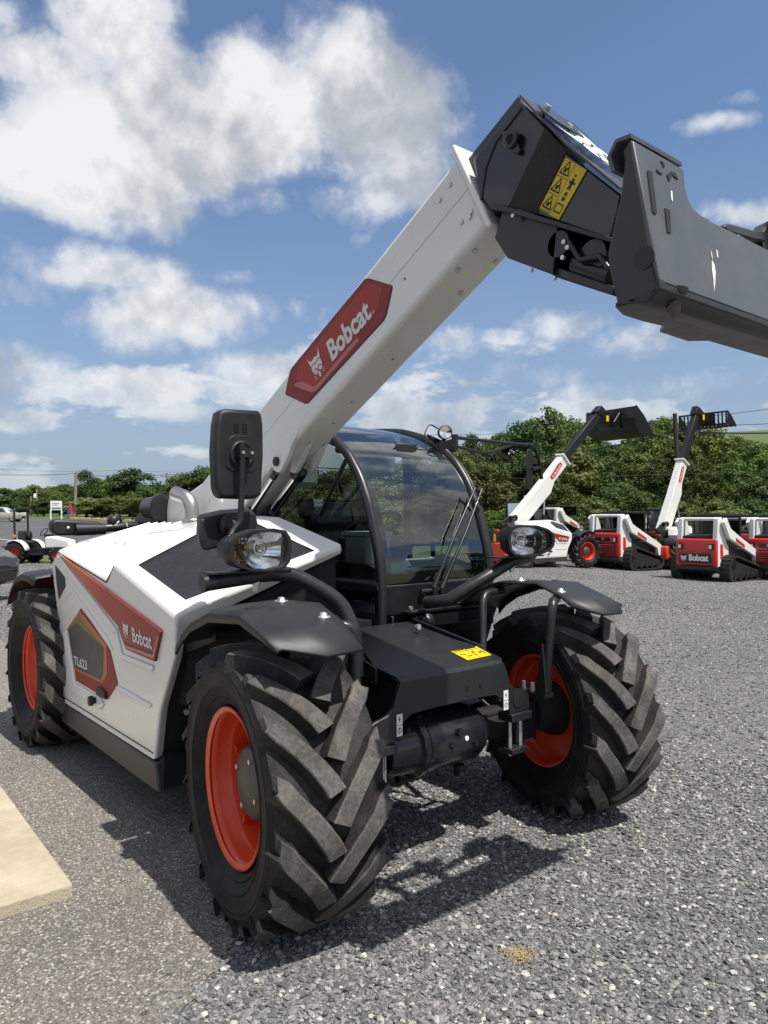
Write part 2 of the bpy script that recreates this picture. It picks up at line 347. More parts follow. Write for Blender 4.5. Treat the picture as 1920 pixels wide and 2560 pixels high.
def gravel_mat():
    m, nt, b = nmat('crushed_stone'); v = objco(nt)
    c1 = None; hs = []
    dn = noise(nt, v, 14, 3); dv = N(nt, 'ShaderNodeVectorMath'); dv.operation = 'SCALE'; dv.inputs['Scale'].default_value = 1
    L(nt, v, dv.inputs[0])
    outs = []
    for sc in (52, 98):
        w = N(nt, 'ShaderNodeTexVoronoi', ins={'Scale': sc, 'Randomness': 1}); L(nt, v, w.inputs['Vector'])
        e = N(nt, 'ShaderNodeTexVoronoi', ins={'Scale': sc, 'Randomness': 1}); e.feature = 'DISTANCE_TO_EDGE'; L(nt, v, e.inputs['Vector'])
        sp = N(nt, 'ShaderNodeSeparateColor'); L(nt, w.outputs['Color'], sp.inputs[0])
        cc = ramp(nt, sp.outputs[0], [(0, col(.075, .077, .082)), (.35, col(.130, .132, .138)), (.62, col(.180, .181, .184)), (.80, col(.235, .233, .226)), (.93, col(.31, .30, .27)), (1, col(.44, .41, .36))]).outputs[0]
        hh = mth(nt, 'ADD', mth(nt, 'MINIMUM', mth(nt, 'MULTIPLY', e.outputs[0], sc*.05), .02), mth(nt, 'MULTIPLY', sp.outputs[1], .02))
        ed = ramp(nt, e.outputs[0], [(0, col(.35, .35, .35)), (.10, col(1, 1, 1))]).outputs[0]
        outs.append((mixc(nt, 1, cc, ed, 'MULTIPLY'), hh))
    pick = ramp(nt, noise(nt, v, 26, 2), [(.45, col(0, 0, 0)), (.55, col(1, 1, 1))]).outputs[0]
    c = mixc(nt, pick, outs[0][0], outs[1][0])
    big = noise(nt, v, .35, 5, .6); c = mixc(nt, 1, c, ramp(nt, big, [(.3, col(.80, .80, .81)), (.7, col(1.16, 1.15, 1.12))]).outputs[0], 'MULTIPLY')
    L(nt, c, b.inputs['Base Color']); b.inputs['Roughness'].default_value = .9
    bump(nt, b, mth(nt, 'ADD', outs[0][1], mth(nt, 'MULTIPLY', outs[1][1], .7)), .8, .35); return m
def asphalt_mat(name, base, speck, tint):
    m, nt, b = nmat(name); v = objco(nt)
    w = N(nt, 'ShaderNodeTexVoronoi', ins={'Scale': 120}); L(nt, v, w.inputs['Vector'])
    sp = N(nt, 'ShaderNodeSeparateColor'); L(nt, w.outputs['Color'], sp.inputs[0])
    cc = ramp(nt, sp.outputs[0], [(0, col(*(np.array(base)*.55))), (.4, col(*base)), (.8, col(*(np.array(base)*1.35))), (.93, col(*speck)), (1, col(*(np.array(speck)*1.5)))]).outputs[0]
    f = noise(nt, v, .9, 6, .65); g = noise(nt, v, 30, 4, .6)
    c = mixc(nt, 1, cc, ramp(nt, f, [(.3, col(.8, .8, .8)), (.7, col(*tint))]).outputs[0], 'MULTIPLY')
    L(nt, c, b.inputs['Base Color']); b.inputs['Roughness'].default_value = .88
    bump(nt, b, mth(nt, 'ADD', w.outputs['Distance'], g), .6, .006); return m
def field_mat(name, a, c_, e):
    m, nt, b = nmat(name); v = objco(nt)
    f = noise(nt, v, .05, 6, .6); g = noise(nt, v, 2.5, 6, .7)
    k = mixc(nt, f, col(*a), col(*c_)); k = mixc(nt, mth(nt, 'MULTIPLY', g, .6), k, col(*e))
    L(nt, k, b.inputs['Base Color']); b.inputs['Roughness'].default_value = .95; bump(nt, b, g, .6, .15); return m
M['gravel'] = gravel_mat()
M['apron'] = asphalt_mat('worn_asphalt', (.150, .141, .130), (.33, .31, .28), (1.12, 1.08, 1.02))
M['lot'] = asphalt_mat('dark_lot_asphalt', (.070, .072, .076), (.13, .13, .13), (1.15, 1.15, 1.15))
M['lawn'] = field_mat('mown_grass', (.075, .115, .025), (.10, .13, .035), (.05, .08, .02))
M['field'] = field_mat('hill_meadow', (.065, .105, .025), (.105, .13, .04), (.045, .075, .02))
def make_terrain():
    ds = [0, .6, 1.2, 2, 3, 4, 5, 6, 7, 8, 9, 10, 11.5, 13, 14.5, 16, 18, 20, 22, 24, 26, 28, 30.2, 33, 35, 38, 41, 45, 50, 55, 60, 66, 73, 80, 88, 96, 104, 112, 122, 135, 150, 170, 195, 225, 260, 300, 350, 400, 480, 600, 800, 1200, 2200, 5000]
    st = R(2); aa = [-PI+st*k for k in range(180)]
    parts = {}
    for i in range(len(ds)-1):
        for a in aa:
            parts.setdefault(zone((ds[i]+ds[i+1])/2, a+st/2), []).append((i, a))
    for nm, cells in parts.items():
        vid = {}; vs = []; fs = []
        def vert(i, k):
            key = (i, k if i else 0)
            if key not in vid:
                th = HEAD-(-PI+st*k); x = CAM.x+ds[i]*math.cos(th); y = CAM.y+ds[i]*math.sin(th)
                vid[key] = len(vs); vs.append((x, y, gz(x, y)))
            return vid[key]
        for i, a in cells:
            k = round((a+PI)/st); k2 = (k+1) % 180
            q = [vert(i, k), vert(i+1, k), vert(i+1, k2), vert(i, k2)]
            q = list(dict.fromkeys(q)); fs.append(tuple(q))
        me = D.meshes.new(nm); me.from_pydata(vs, [], fs); me.update(); me.polygons.foreach_set('use_smooth', [True]*len(fs))
        bm = bmesh.new(); bm.from_mesh(me); bmesh.ops.recalc_face_normals(bm, faces=bm.faces)
        if bm.faces and sum(f.normal.z for f in bm.faces) < 0: bmesh.ops.reverse_faces(bm, faces=bm.faces)
        bm.to_mesh(me); bm.free()
        me.materials.append(M[{'gravel_yard': 'gravel', 'lawn': 'lawn', 'parking_lot': 'lot', 'hillside': 'field'}[nm]])
        o = D.objects.new(nm, me); COL.objects.link(o); tag(o, kind='structure')
make_terrain()
# worn asphalt apron beside the slab, its rim breaking up into the stones
APR = [(-9, -.2), (-3.6, -.35), (-1.6, -.45), (-.5, -.62), (.05, -.95), (.20, -1.22), (.46, -1.62), (.50, -2.2), (.62, -3.2), (.5, -5), (-9, -6)]
def in_apron(x, y, grow=0):
    return sd_apron(x, y) < grow
def sd_apron(x, y):
    """signed distance (numpy arrays) to the apron outline, negative inside"""
    x = np.asarray(x, float); y = np.asarray(y, float); best = np.full(x.shape, 1e9); ins = np.zeros(x.shape, bool)
    for (x0, y0), (x1, y1) in zip(APR, APR[1:]+APR[:1]):
        ex, ey = x1-x0, y1-y0; t = np.clip(((x-x0)*ex+(y-y0)*ey)/(ex*ex+ey*ey), 0, 1)
        best = np.minimum(best, np.hypot(x-x0-ex*t, y-y0-ey*t))
        with np.errstate(divide='ignore', invalid='ignore'):
            c = ((y0 > y) != (y1 > y)) & (x < (x1-x0)*(y-y0)/((y1-y0) if y1 != y0 else 1e-9)+x0)
        ins ^= c
    return np.where(ins, -best, best)
def make_apron():
    pts = []
    for (x0, y0), (x1, y1) in zip(APR, APR[1:]+APR[:1]):
        n = max(2, int(math.hypot(x1-x0, y1-y0)/.05))
        for k in range(n):
            t = k/n; x = x0+(x1-x0)*t; y = y0+(y1-y0)*t
            q = mnoise.noise((x*5, y*5, 1.3))*.06+mnoise.noise((x*17, y*17, 4))*.03
            pts.append((x+q, y+q*.6, .006))
    mb = MB(); mb.add(pts, [tuple(range(len(pts)))]); o = mb.build('asphalt_apron', 'apron'); tag(o, kind='structure')
    if o.data.polygons[0].normal.z < 0: o.data.flip_normals()
make_apron()
def concrete_mat():
    m, nt, b = nmat('tan_brushed_concrete'); v = objco(nt)
    f = noise(nt, v, 3, 6, .6); g = noise(nt, v, 160, 3, .6); p = N(nt, 'ShaderNodeTexVoronoi', ins={'Scale': 70}); L(nt, v, p.inputs['Vector'])
    c = ramp(nt, f, [(.3, col(.41, .36, .27)), (.5, col(.46, .405, .305)), (.7, col(.50, .44, .335))]).outputs[0]
    pit = ramp(nt, p.outputs['Distance'], [(.06, col(.45, .45, .42)), (.16, col(1, 1, 1))]).outputs[0]
    st = ramp(nt, noise(nt, v, 1.3, 7, .7), [(.42, col(.80, .78, .74)), (.56, col(1, 1, 1))]).outputs[0]
    L(nt, mixc(nt, 1, mixc(nt, 1, c, pit, 'MULTIPLY'), st, 'MULTIPLY'), b.inputs['Base Color']); b.inputs['Roughness'].default_value = .9
    bump(nt, b, mth(nt, 'ADD', g, p.outputs['Distance']), .5, .004); return m
M['concrete'] = concrete_mat()
def make_slab():
    h = .065; c = U(183, 2208, z=h); a = U(0, 1958, z=h); b = U(0, 2262, z=h)
    e1 = (a-c).normalized(); e2 = (b-c).normalized()
    P = [c, c+e1*3.2, c+e1*3.2+e2*2.5, c+e2*2.5]
    mb = MB(); mb.prism([p-Vector((0, 0, h+.05)) for p in P], (0, 0, h+.05)); o = mb.build('concrete_slab', 'concrete', bevel=.012)
    tag(o, 'tan concrete slab at the left edge on the worn asphalt', 'concrete slab')
make_slab()
def stones(name, n, dmin, dmax, smin, smax, power):
    """loose crushed stone as one heap of small angular meshes round the camera's side of the yard"""
    u = RNG.random(n); d = (dmin**power+(dmax**power-dmin**power)*u)**(1/power); a = (RNG.random(n)*2-1)*R(33)
    th = HEAD-a; x = CAM.x+d*np.cos(th); y = CAM.y+d*np.sin(th)
    sd = sd_apron(x, y); keep = (sd > 0) | (RNG.random(n) < np.exp(sd/.07)*.9) | (RNG.random(n) < .012)
    keep &= ~((sd > -.02) & False)
    x, y, d = x[keep], y[keep], d[keep]; n = len(x)
    s = smin+(smax-smin)*RNG.random(n)**3.2
    base = np.array([[1, 0, 0], [-1, 0, 0], [0, 1, 0], [0, -1, 0], [0, 0, 1], [0, 0, -1], [.6, .6, .45], [-.6, .55, .5], [.55, -.6, .5], [-.55, -.6, .45]], float)
    tri = np.array([[4, 6, 7], [4, 7, 9], [4, 9, 8], [4, 8, 6], [0, 2, 6], [2, 7, 6], [2, 1, 7], [1, 9, 7], [1, 3, 9], [3, 8, 9], [3, 0, 8], [0, 6, 8], [5, 2, 0], [5, 1, 2], [5, 3, 1], [5, 0, 3]])
    P = base[None]*(1+.35*(RNG.random((n, 10, 3))-.5)); P *= np.stack([.75+.6*RNG.random(n), .55+.5*RNG.random(n), .42+.3*RNG.random(n)], 1)[:, None, :]
    rz = RNG.random(n)*2*PI; c, q = np.cos(rz)[:, None], np.sin(rz)[:, None]
    tl = (RNG.random(n)-.5)*.9; ct, qt = np.cos(tl)[:, None], np.sin(tl)[:, None]
    X, Y, Z = P[..., 0], P[..., 1], P[..., 2]; X, Z = X*ct-Z*qt, X*qt+Z*ct; X, Y = X*c-Y*q, X*q+Y*c
    P = np.stack([X, Y, Z], -1)*s[:, None, None]*.5
    zz = np.array([gz(i, j) for i, j in zip(x, y)]) if dmax > 9 else np.zeros(n)
    P += np.stack([x, y, zz+s*.10], 1)[:, None, :]
    me = D.meshes.new(name); nv, nf = n*10, n*16
    me.vertices.add(nv); me.vertices.foreach_set('co', P.reshape(-1).astype(np.float32))
    F = (tri[None]+(np.arange(n)*10)[:, None, None]).reshape(-1)
    me.loops.add(nf*3); me.loops.foreach_set('vertex_index', F.astype(np.int32))
    me.polygons.add(nf); me.polygons.foreach_set('loop_start', (np.arange(nf)*3).astype(np.int32))
    me.polygons.foreach_set('use_smooth', np.zeros(nf, bool)); me.update(calc_edges=True)
    at = me.attributes.new('stone', 'FLOAT', 'FACE'); at.data.foreach_set('value', np.repeat(RNG.random(n), 16).astype(np.float32))
    m, nt, b = nmat('loose_stone'); A = N(nt, 'ShaderNodeAttribute'); A.attribute_name = 'stone'
    cc = ramp(nt, A.outputs['Fac'], [(0, col(.060, .062, .066)), (.3, col(.118, .121, .127)), (.62, col(.182, .184, .188)), (.82, col(.235, .235, .23)), (.93, col(.32, .31, .28)), (1, col(.52, .49, .43))]).outputs[0]
    f = noise(nt, objco(nt), 90, 4, .6); L(nt, mixc(nt, 1, cc, ramp(nt, f, [(.3, col(.75, .75, .75)), (.7, col(1.2, 1.2, 1.18))]).outputs[0], 'MULTIPLY'), b.inputs['Base Color'])
    b.inputs['Roughness'].default_value = .85; me.materials.append(m); me.validate()
    o = D.objects.new(name, me); COL.objects.link(o); tag(o, kind='stuff'); return o
stones('gravel', 95000, 1.5, 5.6, .0075, .034, 1.75)
stones('gravel', 70000, 4.6, 17.0, .013, .038, 1.05)
stones('gravel', 60000, 14.0, 31.0, .020, .050, 1.2)
def pebble_heap():
    # small spill of yellow grit on the gravel, and the black chip beside the slab
    mb = MB(); c = U(1300, 2390, z=.0); rnd = random.Random(3)
    for k in range(420):
        p = c+Vector((rnd.gauss(0, .030), rnd.gauss(0, .030), .006+rnd.random()*.008)); s = rnd.uniform(.0015, .0036)
        mb.lathe([(.001, -s), (s, 0), (.001, s)], p, (rnd.random(), rnd.random(), 1), 5, False)
    o = mb.build('grit_spill', paint('yellow_grit', (.46, .34, .18), .9)); tag(o, kind='stuff')
    p = U(165, 2235, z=0)
    mb = MB(); mb.prism([p+Vector(q) for q in ((-.03, -.015, .006), (.025, -.02, .006), (.03, .012, .006), (-.02, .018, .006))], (.004, 0, .022))
    o = mb.build('rubber_chip', 'plastic', bevel=.003); tag(o, 'small black chip lying beside the corner of the tan slab', 'chip')
pebble_heap()
# ------------------------------------------------------------------ the telehandler; x forward, y to its left, front axle at x = 0
def plane_hit(px, py, p0, n):
    v = ray(px, py); n = Vector(n); return CAM+v*((Vector(p0)-CAM).dot(n)/v.dot(n))
def quad_text(mb, txt, BL, BR, TL, lift=Vector((0, 0, 0)), offset=.012, shear=0):
    vs, fs = text_mesh(txt, 1, shear, offset); w = max(v.x for v in vs); h = max(v.y for v in vs)
    put2d(mb, [(v.x/w, v.y/h) for v in vs], fs, BL, BR-BL, TL-BL, lift)
def quad_cat(mb, BL, BR, TL, lift=Vector((0, 0, 0))): put_cat(mb, BL, BR-BL, TL-BL, lift)
def grad_mat():
    m, nt, b = nmat('printed_red_to_orange_decal'); v = objco(nt); s = N(nt, 'ShaderNodeSeparateXYZ'); L(nt, v, s.inputs[0])
    t = mth(nt, 'MULTIPLY_ADD', s.outputs[0], 1/1.7, 2.7/1.7, True); f = noise(nt, v, 6, 4)
    c = ramp(nt, t, [(0, col(.56, .15, .045)), (.28, col(.48, .115, .035)), (.52, col(.36, .032, .016)), (1, col(.23, .013, .010))]).outputs[0]
    L(nt, c, b.inputs['Base Color']); L(nt, mth(nt, 'MULTIPLY_ADD', f, .2, .22), b.inputs['Roughness']); b.inputs['Coat Weight'].default_value = .05; return m
M['deckgrad'] = grad_mat()
TRACK, WB, ZC = .913, 3.192, .5615
TH = empty('telehandler', (0, 0, 0), 0, 'large white telehandler in the foreground, black coupler on its raised boom', 'telehandler', 'telehandlers on the yard')

# ---- wheels
def tyre_mesh():
    mb = MB(); mb.use('rubber')
    half = [(.312, .140), (.330, .158), (.352, .176), (.358, .180), (.364, .176), (.372, .184), (.40, .196), (.404, .201), (.410, .197), (.44, .200), (.462, .200), (.468, .203), (.474, .200), (.482, .200), (.488, .203), (.494, .199), (.514, .194)]
    mb.lathe([(r_, -u) for r_, u in half], (0, 0, 0), (0, 1, 0), 72); mb.lathe([(r_, u) for r_, u in reversed(half)], (0, 0, 0), (0, 1, 0), 72)
    mb.use('rubbermid'); mb.lathe([(.514, -.194), (.522, -.182), (.526, -.15), (.527, -.08), (.528, 0), (.527, .08), (.526, .15), (.522, .182), (.514, .194)], (0, 0, 0), (0, 1, 0), 96)
    n = 16; rnd = random.Random(5)
    for side in (1, -1):
        for k in range(n):
            th0 = 2*PI*(k+(0 if side > 0 else .5))/n
            pts = [(.193, 4.5, .524, .49, .054), (.187, 3.2, .556, .49, .060), (.176, 1.2, .571, .49, .061), (.150, -3.5, .579, .50, .061), (.105, -9.5, .585, .505, .061), (.060, -16, .588, .505, .062), (.025, -22, .590, .505, .064), (.006, -26, .590, .505, .066)]
            tops = []; rows = []
            for i, (u, th, rt, rb, w) in enumerate(pts):
                a, b = pts[max(i-1, 0)], pts[min(i+1, len(pts)-1)]
                tu, tt = b[0]-a[0], R(b[1]-a[1])*.57; l = math.hypot(tu, tt) or 1; nu, nt_ = -tt/l, tu/l
                if i < 2: nu, nt_ = 0, -1
                row = []
                for (e, rr) in ((-1.5, rb), (-1.02, rt-.005), (-.88, rt), (.88, rt), (1.02, rt-.005), (1.5, rb)):
                    uu = u+nu*e*w/2; t_ = th0+R(th)+nt_*e*w/2/.57
                    row.append((rr*math.cos(t_), side*uu, rr*math.sin(t_)))
                rows.append(row)
            if side < 0: rows = [list(reversed(r_)) for r_ in rows]
            o = [p for r_ in rows for p in r_]; m = len(rows)
            for j, mt in ((0, 'rubbermid'), (1, 'rubberdust'), (2, 'rubberdust'), (3, 'rubberdust'), (4, 'rubbermid')):
                mb.use(mt); mb.add(o, [(i*6+j, i*6+j+1, (i+1)*6+j+1, (i+1)*6+j) for i in range(m-1)])
            mb.use('rubbermid'); mb.add(rows[0], [(5, 4, 3, 2, 1, 0)]); mb.add(rows[-1], [(0, 1, 2, 3, 4, 5)])
    # moulded sipes between the bars
    return mb
def rim_mesh():
    mb = MB(); mb.use('rim')
    prof = [(.300, .136), (.3207, .146), (.325, .140), (.318, .132), (.300, .126), (.293, .108), (.289, .070), (.280, .062), (.276, .055), (.272, -.02), (.262, -.045), (.255, -.052), (.20, -.052), (.165, -.040), (.12, -.040)]
    mb.lathe(prof, (0, 0, 0), (0, 1, 0), 72)
    back = [(.12, -.052), (.165, -.052), (.20, -.064), (.262, -.064), (.283, -.075), (.292, -.11), (.300, -.126), (.318, -.132), (.325, -.140), (.3207, -.146), (.300, -.138)]
    mb.lathe(back, (0, 0, 0), (0, 1, 0), 72)
    for k in range(5):
        a = 2*PI*k/5+.3; c = Vector((.255*math.cos(a), .0, .255*math.sin(a))); mb.box(c, (.035, .10, .02), Matrix.Rotation(-a, 3, 'Y'))
    return mb
def hub_mesh():
    mb = MB(); mb.use('hub'); mb.lathe([(.0, .115), (.06, .115), (.085, .105), (.135, .095), (.15, .082), (.152, -.04)], (0, 0, 0), (0, 1, 0), 40)
    mb.use('void'); mb.lathe([(.155, -.06), (.15, -.10), (.12, -.14), (.11, -.22), (0, -.22)], (0, 0, 0), (0, 1, 0), 28)
    mb.use('zinc')
    for k in range(10):
        a = 2*PI*k/10; c = Vector((.185*math.cos(a), -.052, .185*math.sin(a))); mb.cyl(c, c+Vector((0, .03, 0)), .013, seg=6, smooth=False)
    for k in range(4):
        a = 2*PI*k/4+.4; c = Vector((.11*math.cos(a), .098, .11*math.sin(a))); mb.cyl(c, c+Vector((0, .012, 0)), .011, seg=6, smooth=False)
    return mb
_h = hub_mesh(); _r_, _t = rim_mesh(), tyre_mesh()
for m_ in (_r_, _t): m_.v = [(a, b*1.18, c) for a, b, c in m_.v]   # wide-section tyres and rims
for i, (x, y, st) in enumerate(((0, -.910, -.125), (.040, 1.018, -.24), (-WB-.01, -.904, 0), (-WB-.01, .904, 0))):   # the front wheels are steered to the machine's right
    if i == 0:
        hb = _h.build('wheel', parent=TH); rm = _r_.build('rim', parent=hb); ty = _t.build('tyre', parent=hb, shade=None); w0, r0, t0 = hb, rm, ty
        ty.data.set_sharp_from_angle(angle=R(40))
    else:
        hb = w0.copy(); COL.objects.link(hb); hb.parent = TH
        rm = r0.copy(); COL.objects.link(rm); rm.parent = hb; ty = t0.copy(); COL.objects.link(ty); ty.parent = hb
    hb.location = (x, y, ZC); hb.rotation_euler = (0, 0, st+(PI if y < 0 else 0))
    # the tread must run the same way on both sides
    ty.rotation_euler = (0, [.065, .30, .05, .4][i], PI if y < 0 else 0)
    ty.location = (0, -.03 if i == 0 else 0, 0)
    if y < 0: ty.rotation_euler = Matrix.Rotation(PI, 4, 'Z').to_euler() if False else (0, -[.065, .30, .05, .4][i], PI)

# ---- engine cover
Y0 = -1.0
def V3(*a): return Vector(a)
mb = MB()
S = [V3(-2.73, Y0, .39), V3(-2.76, Y0, .81), V3(-2.99, Y0, 1.34), V3(-2.81, Y0, 1.446), V3(-1.78, Y0, 1.30), V3(-1.634, Y0, 1.396), V3(-.754, Y0, 1.182), V3(-.765, Y0, .984), V3(-.96, Y0, .666), V3(-1.036, Y0, .40)]
D0, C0, F0 = S[4], S[5], S[6]
C1 = V3(-1.50, -.57, 1.60); T1, T2, T3 = V3(-.38, -.25, 1.525), V3(-1.02, -.25, 1.672), V3(-1.24, -.25, 1.682)
N1, N2, G, N3, N4 = V3(-1.48, -.92, 1.40), V3(-.82, -.92, 1.252), V3(-.49, -.35, 1.497), V3(-1.09, -.35, 1.633), V3(-1.41, -.57, 1.582)
R1, R2, R3 = V3(-2.83, -.88, 1.495), V3(-2.85, -.36, 1.625), V3(-2.85, -.25, 1.63)
Fl = [V3(-.80, -.93, 1.115), V3(-.805, -.945, .975), V3(-.99, -.945, .68), V3(-1.06, -.945, .41)]
Tb = V3(-.40, -.25, 1.482); F0b = Fl[0]
RB = [V3(-2.70, -.5, .39), V3(-2.74, -.5, .81), V3(-2.97, -.5, 1.34)]
P = [*S, C1, T1, T2, T3, N1, N2, G, N3, N4, R1, R2, R3, *Fl, Tb, *RB]
I = {id(p): i for i, p in enumerate(P)}
def F(*a): return tuple(I[id(p)] for p in a)
faces = [F(*reversed(S)), F(C0, N1, N2, F0), F(F0, N2, G, T1), F(T1, G, N3, T2), F(T2, N3, N4, C1, T3), F(C1, N4, N1, C0), F(D0, C1, C0), F(R1, C1, D0), F(S[3], R1, D0), F(R1, R2, T3, C1), F(R2, R3, T3),
         F(F0, T1, Tb, F0b), F(S[6], Fl[0], Fl[1], S[7]), F(S[7], Fl[1], Fl[2], S[8]), F(S[8], Fl[2], Fl[3], S[9]), F(S[0], RB[0], RB[1], S[1]), F(S[1], RB[1], RB[2], S[2]), F(S[2], RB[2], R2, R1, S[3])]
mb.add(P, faces)
hood = mb.build('engine_cover', 'white', TH)
bm = bmesh.new(); bm.from_mesh(hood.data); bmesh.ops.recalc_face_normals(bm, faces=bm.faces); bmesh.ops.triangulate(bm, faces=[f for f in bm.faces if len(f.verts) == 5]); bm.to_mesh(hood.data); bm.free()
q = hood.modifiers.new('bevel', 'BEVEL'); q.width = .022; q.segments = 3; q.limit_method = 'ANGLE'; q.angle_limit = R(14)
hood.data.polygons.foreach_set('use_smooth', [True]*len(hood.data.polygons)); hood.data.set_sharp_from_angle(angle=R(60))
mb = MB(); q_ = V3(0, -.0025, -.016); mb.tube([S[3]+q_, D0+q_, D0.lerp(C0, .9)+V3(.012, -.0025, 0)], .0045, 6); mb.build('panel_gap', 'void', hood)
mb = MB(); mb.tube([V3(-2.70, Y0-.0015, .425), V3(-1.05, Y0-.0015, .432)], .003, 6); mb.build('panel_gap', 'void', hood)
# louvres across the rear deck
def deck(x, y):
    t = (y+.88)/.52; return 1.497+.13*t+(x+2.83)*.035*(t*.6)
for k in range(5):
    x = -2.62+.14*k; a = V3(x, -.40, deck(x, -.40)); b = V3(x-.02, -.84+.015*k, deck(x, -.84)-.012)
    mb = MB(); mb.prism([a+V3(-.06, 0, -.03), a+V3(.012, 0, -.03), a+V3(.006, 0, .020), a+V3(-.004, 0, .022)], b-a); mb.build('louvre', 'white', hood, bevel=.006)
# pressed ribs and lips on the flank
def dz(px, py, y=Y0): return U(140+px/4.916, 1350+py/4.916, y=y)
def flank(name, pts, mat, out=.003, parent=TH, bevel=0, y=Y0):
    mb = MB(); mb.prism([dz(*p, y=y)+V3(0, .002, 0) for p in pts], (0, -out-.002, 0)); return mb.build(name, mat, parent, bevel=bevel)
flank('pressed_rib', [(745, 1790), (800, 1800), (1185, 2020), (1170, 2062), (770, 1850)], 'white', .012, hood, .008)
flank('pressed_rib', [(720, 1080), (770, 1140), (830, 1400), (1215, 1545), (1200, 1620), (810, 1462), (745, 1180)], 'white', .014, hood, .009)
flank('pressed_rib', [(42, 190), (60, 200), (700, 1020), (770, 1130), (745, 1180), (690, 1090), (30, 260)], 'white', .014, hood, .009)
flank('pressed_rib', [(100, 1120), (135, 1110), (250, 1760), (560, 1940), (600, 2030), (560, 2080), (200, 1850)], 'white', .012, hood, .008)
flank('pressed_rib', [(195, 585), (640, 1200), (700, 1330), (690, 1370), (640, 1290), (195, 640), (40, 830), (20, 790)], 'white', .006, hood, .004)
mb = MB(); mb.prism([U(x/2.592, 1200+y/2.592, y=Y0)+V3(0, .004, 0) for x, y in ((360, 552), (421, 630), (426, 690), (384, 772), (372, 690))], (0, -.009, 0)); mb.build('air_intake', 'grille', TH, bevel=.004)
# ---- flank decals
dl = flank('brand_decal', [(62, 168), (1298, 1100), (1316, 1130), (1242, 1488), (890, 1338), (785, 1045), (560, 780)], 'deckgrad', .016)
flank('stripe', [(886, 1288), (1226, 1412), (1286, 1180), (1298, 1195), (1238, 1450), (895, 1322)], 'decpink', .018, dl)
flank('shade_panel', [(868, 1255), (1262, 1395), (1226, 1408), (888, 1284)], 'decdark', .0175, dl)
mb = MB(); quad_text(mb, 'Bobcat', dz(985, 1250), dz(1222, 1345), dz(970, 1066), V3(0, -.0185, 0), .022); mb.build('lettering', 'declight', dl)
mb = MB(); quad_cat(mb, dz(855, 1185), dz(945, 1235), dz(845, 965), V3(0, -.0185, 0)); mb.build('cat_emblem', 'declight', dl)
md = flank('model_decal', [(310, 842), (650, 1280), (765, 1765), (640, 1960), (255, 1728), (148, 1085)], 'deckred', .004)
flank('orange_edge', [(300, 865), (630, 1285), (640, 1640), (580, 1758), (240, 1595), (236, 1568), (556, 1718), (590, 1640), (596, 1322), (292, 918), (168, 1090), (158, 1085)], 'decor', .0055, md)
M['gold'] = paint('gold_decal_print', (.16, .125, .03), .36, dirt=.05)
flank('gold_print', [(292, 915), (594, 1320), (400, 1160), (258, 1018), (160, 1098)], 'gold', .0050, md)
flank('dark_panel', [(158, 1104), (258, 1016), (592, 1325), (588, 1640), (556, 1716), (236, 1566)], 'decdark', .0060, md)
mb = MB(); quad_text(mb, 'TL623', dz(238, 1530), dz(398, 1600), dz(232, 1418), V3(0, -.0075, 0), .02); mb.build('lettering', 'declight', md)
flank('latch', [(535, 1795), (600, 1830), (638, 1890), (635, 1955), (525, 1895)], 'plastic', .02, TH, .006)
mb = MB(); c = dz(505, 1965); mb.lathe([(0, .05), (.03, .05), (.032, .03), (.02, .02), (.02, 0)], c, (0, -1, 0), 16); mb.build('latch_knob', 'plastic', TH)
# ---- radiator grille
mb = MB(); k = V3(0, 0, -.012); mb.add([p+k for p in (N1, N2, G, N3, N4)], [(0, 1, 2, 3, 4)])
g = mb.build('radiator_grille', 'grille', TH, solid=.01)
# ---- skirt, inner frame and plates added to block sun
mb = MB(); mb.prism([V3(-2.735, Y0, .388), V3(-1.03, Y0, .388), V3(-.98, Y0, .236), V3(-2.735, Y0, .24)], (0, .45, 0)); mb.build('side_skirt', 'skirt', TH, bevel=.012)
mb = MB(); mb.prism([V3(-.985, -.97, .25), V3(-.985, -.97, .40), V3(-1.06, -.94, .42), V3(-.99, -.94, .68), V3(-.82, -.94, 1.0), V3(-.81, -.92, 1.11), V3(-2.66, -.92, 1.30), V3(-2.66, -.92, .25)], (0, .62, 0))
mb.prism([V3(-.81, -.90, 1.10), V3(-.43, -.26, 1.46), V3(-.43, -.26, .7), V3(-.9, -.9, .7)], (-.3, 0, 0))
mb.box((-2.05, .05, .80), (2.9, .66, .56)); mb.box((-1.65, .30, .46), (2.2, 1.5, .05)); mb.box((-.32, .0, .72), (.3, .56, .30)); mb.box((-1.9, -.30, 1.20), (1.6, .2, .5)); mb.box((-3.15, 0, .95), (.9, 1.2, .5))  # the thin belly plate is added to stop sun leaking onto the ground
mb.prism([V3(-.46, -.93, 1.13), V3(-.92, -.93, .99), V3(-.92, -.93, .95), V3(-.46, -.93, 1.09)], (0, .72, 0)); mb.prism([V3(-.50, .70, 1.14), V3(-.64, .70, .78), V3(-.66, .70, .78), V3(-.53, .70, 1.14)], (0, .38, 0))  # near arch plate is added to block a slit of sunlight
mb.build('inner_frame_sun_stops', 'void', TH)
mb = MB(); mb.tube([V3(-.86, -.95, 1.02), V3(-.80, -.80, 1.13), V3(-.70, -.62, 1.22), V3(-.6, -.42, 1.33)], .012, 6)
for p in (U(555, 1510, x=-.79), U(572, 1505, x=-.77), U(465, 1778, x=-.86)): mb.cyl(p, p+V3(.03, -.01, 0), .013, seg=8)
mb.build('arch_bolt', 'zinc', TH)
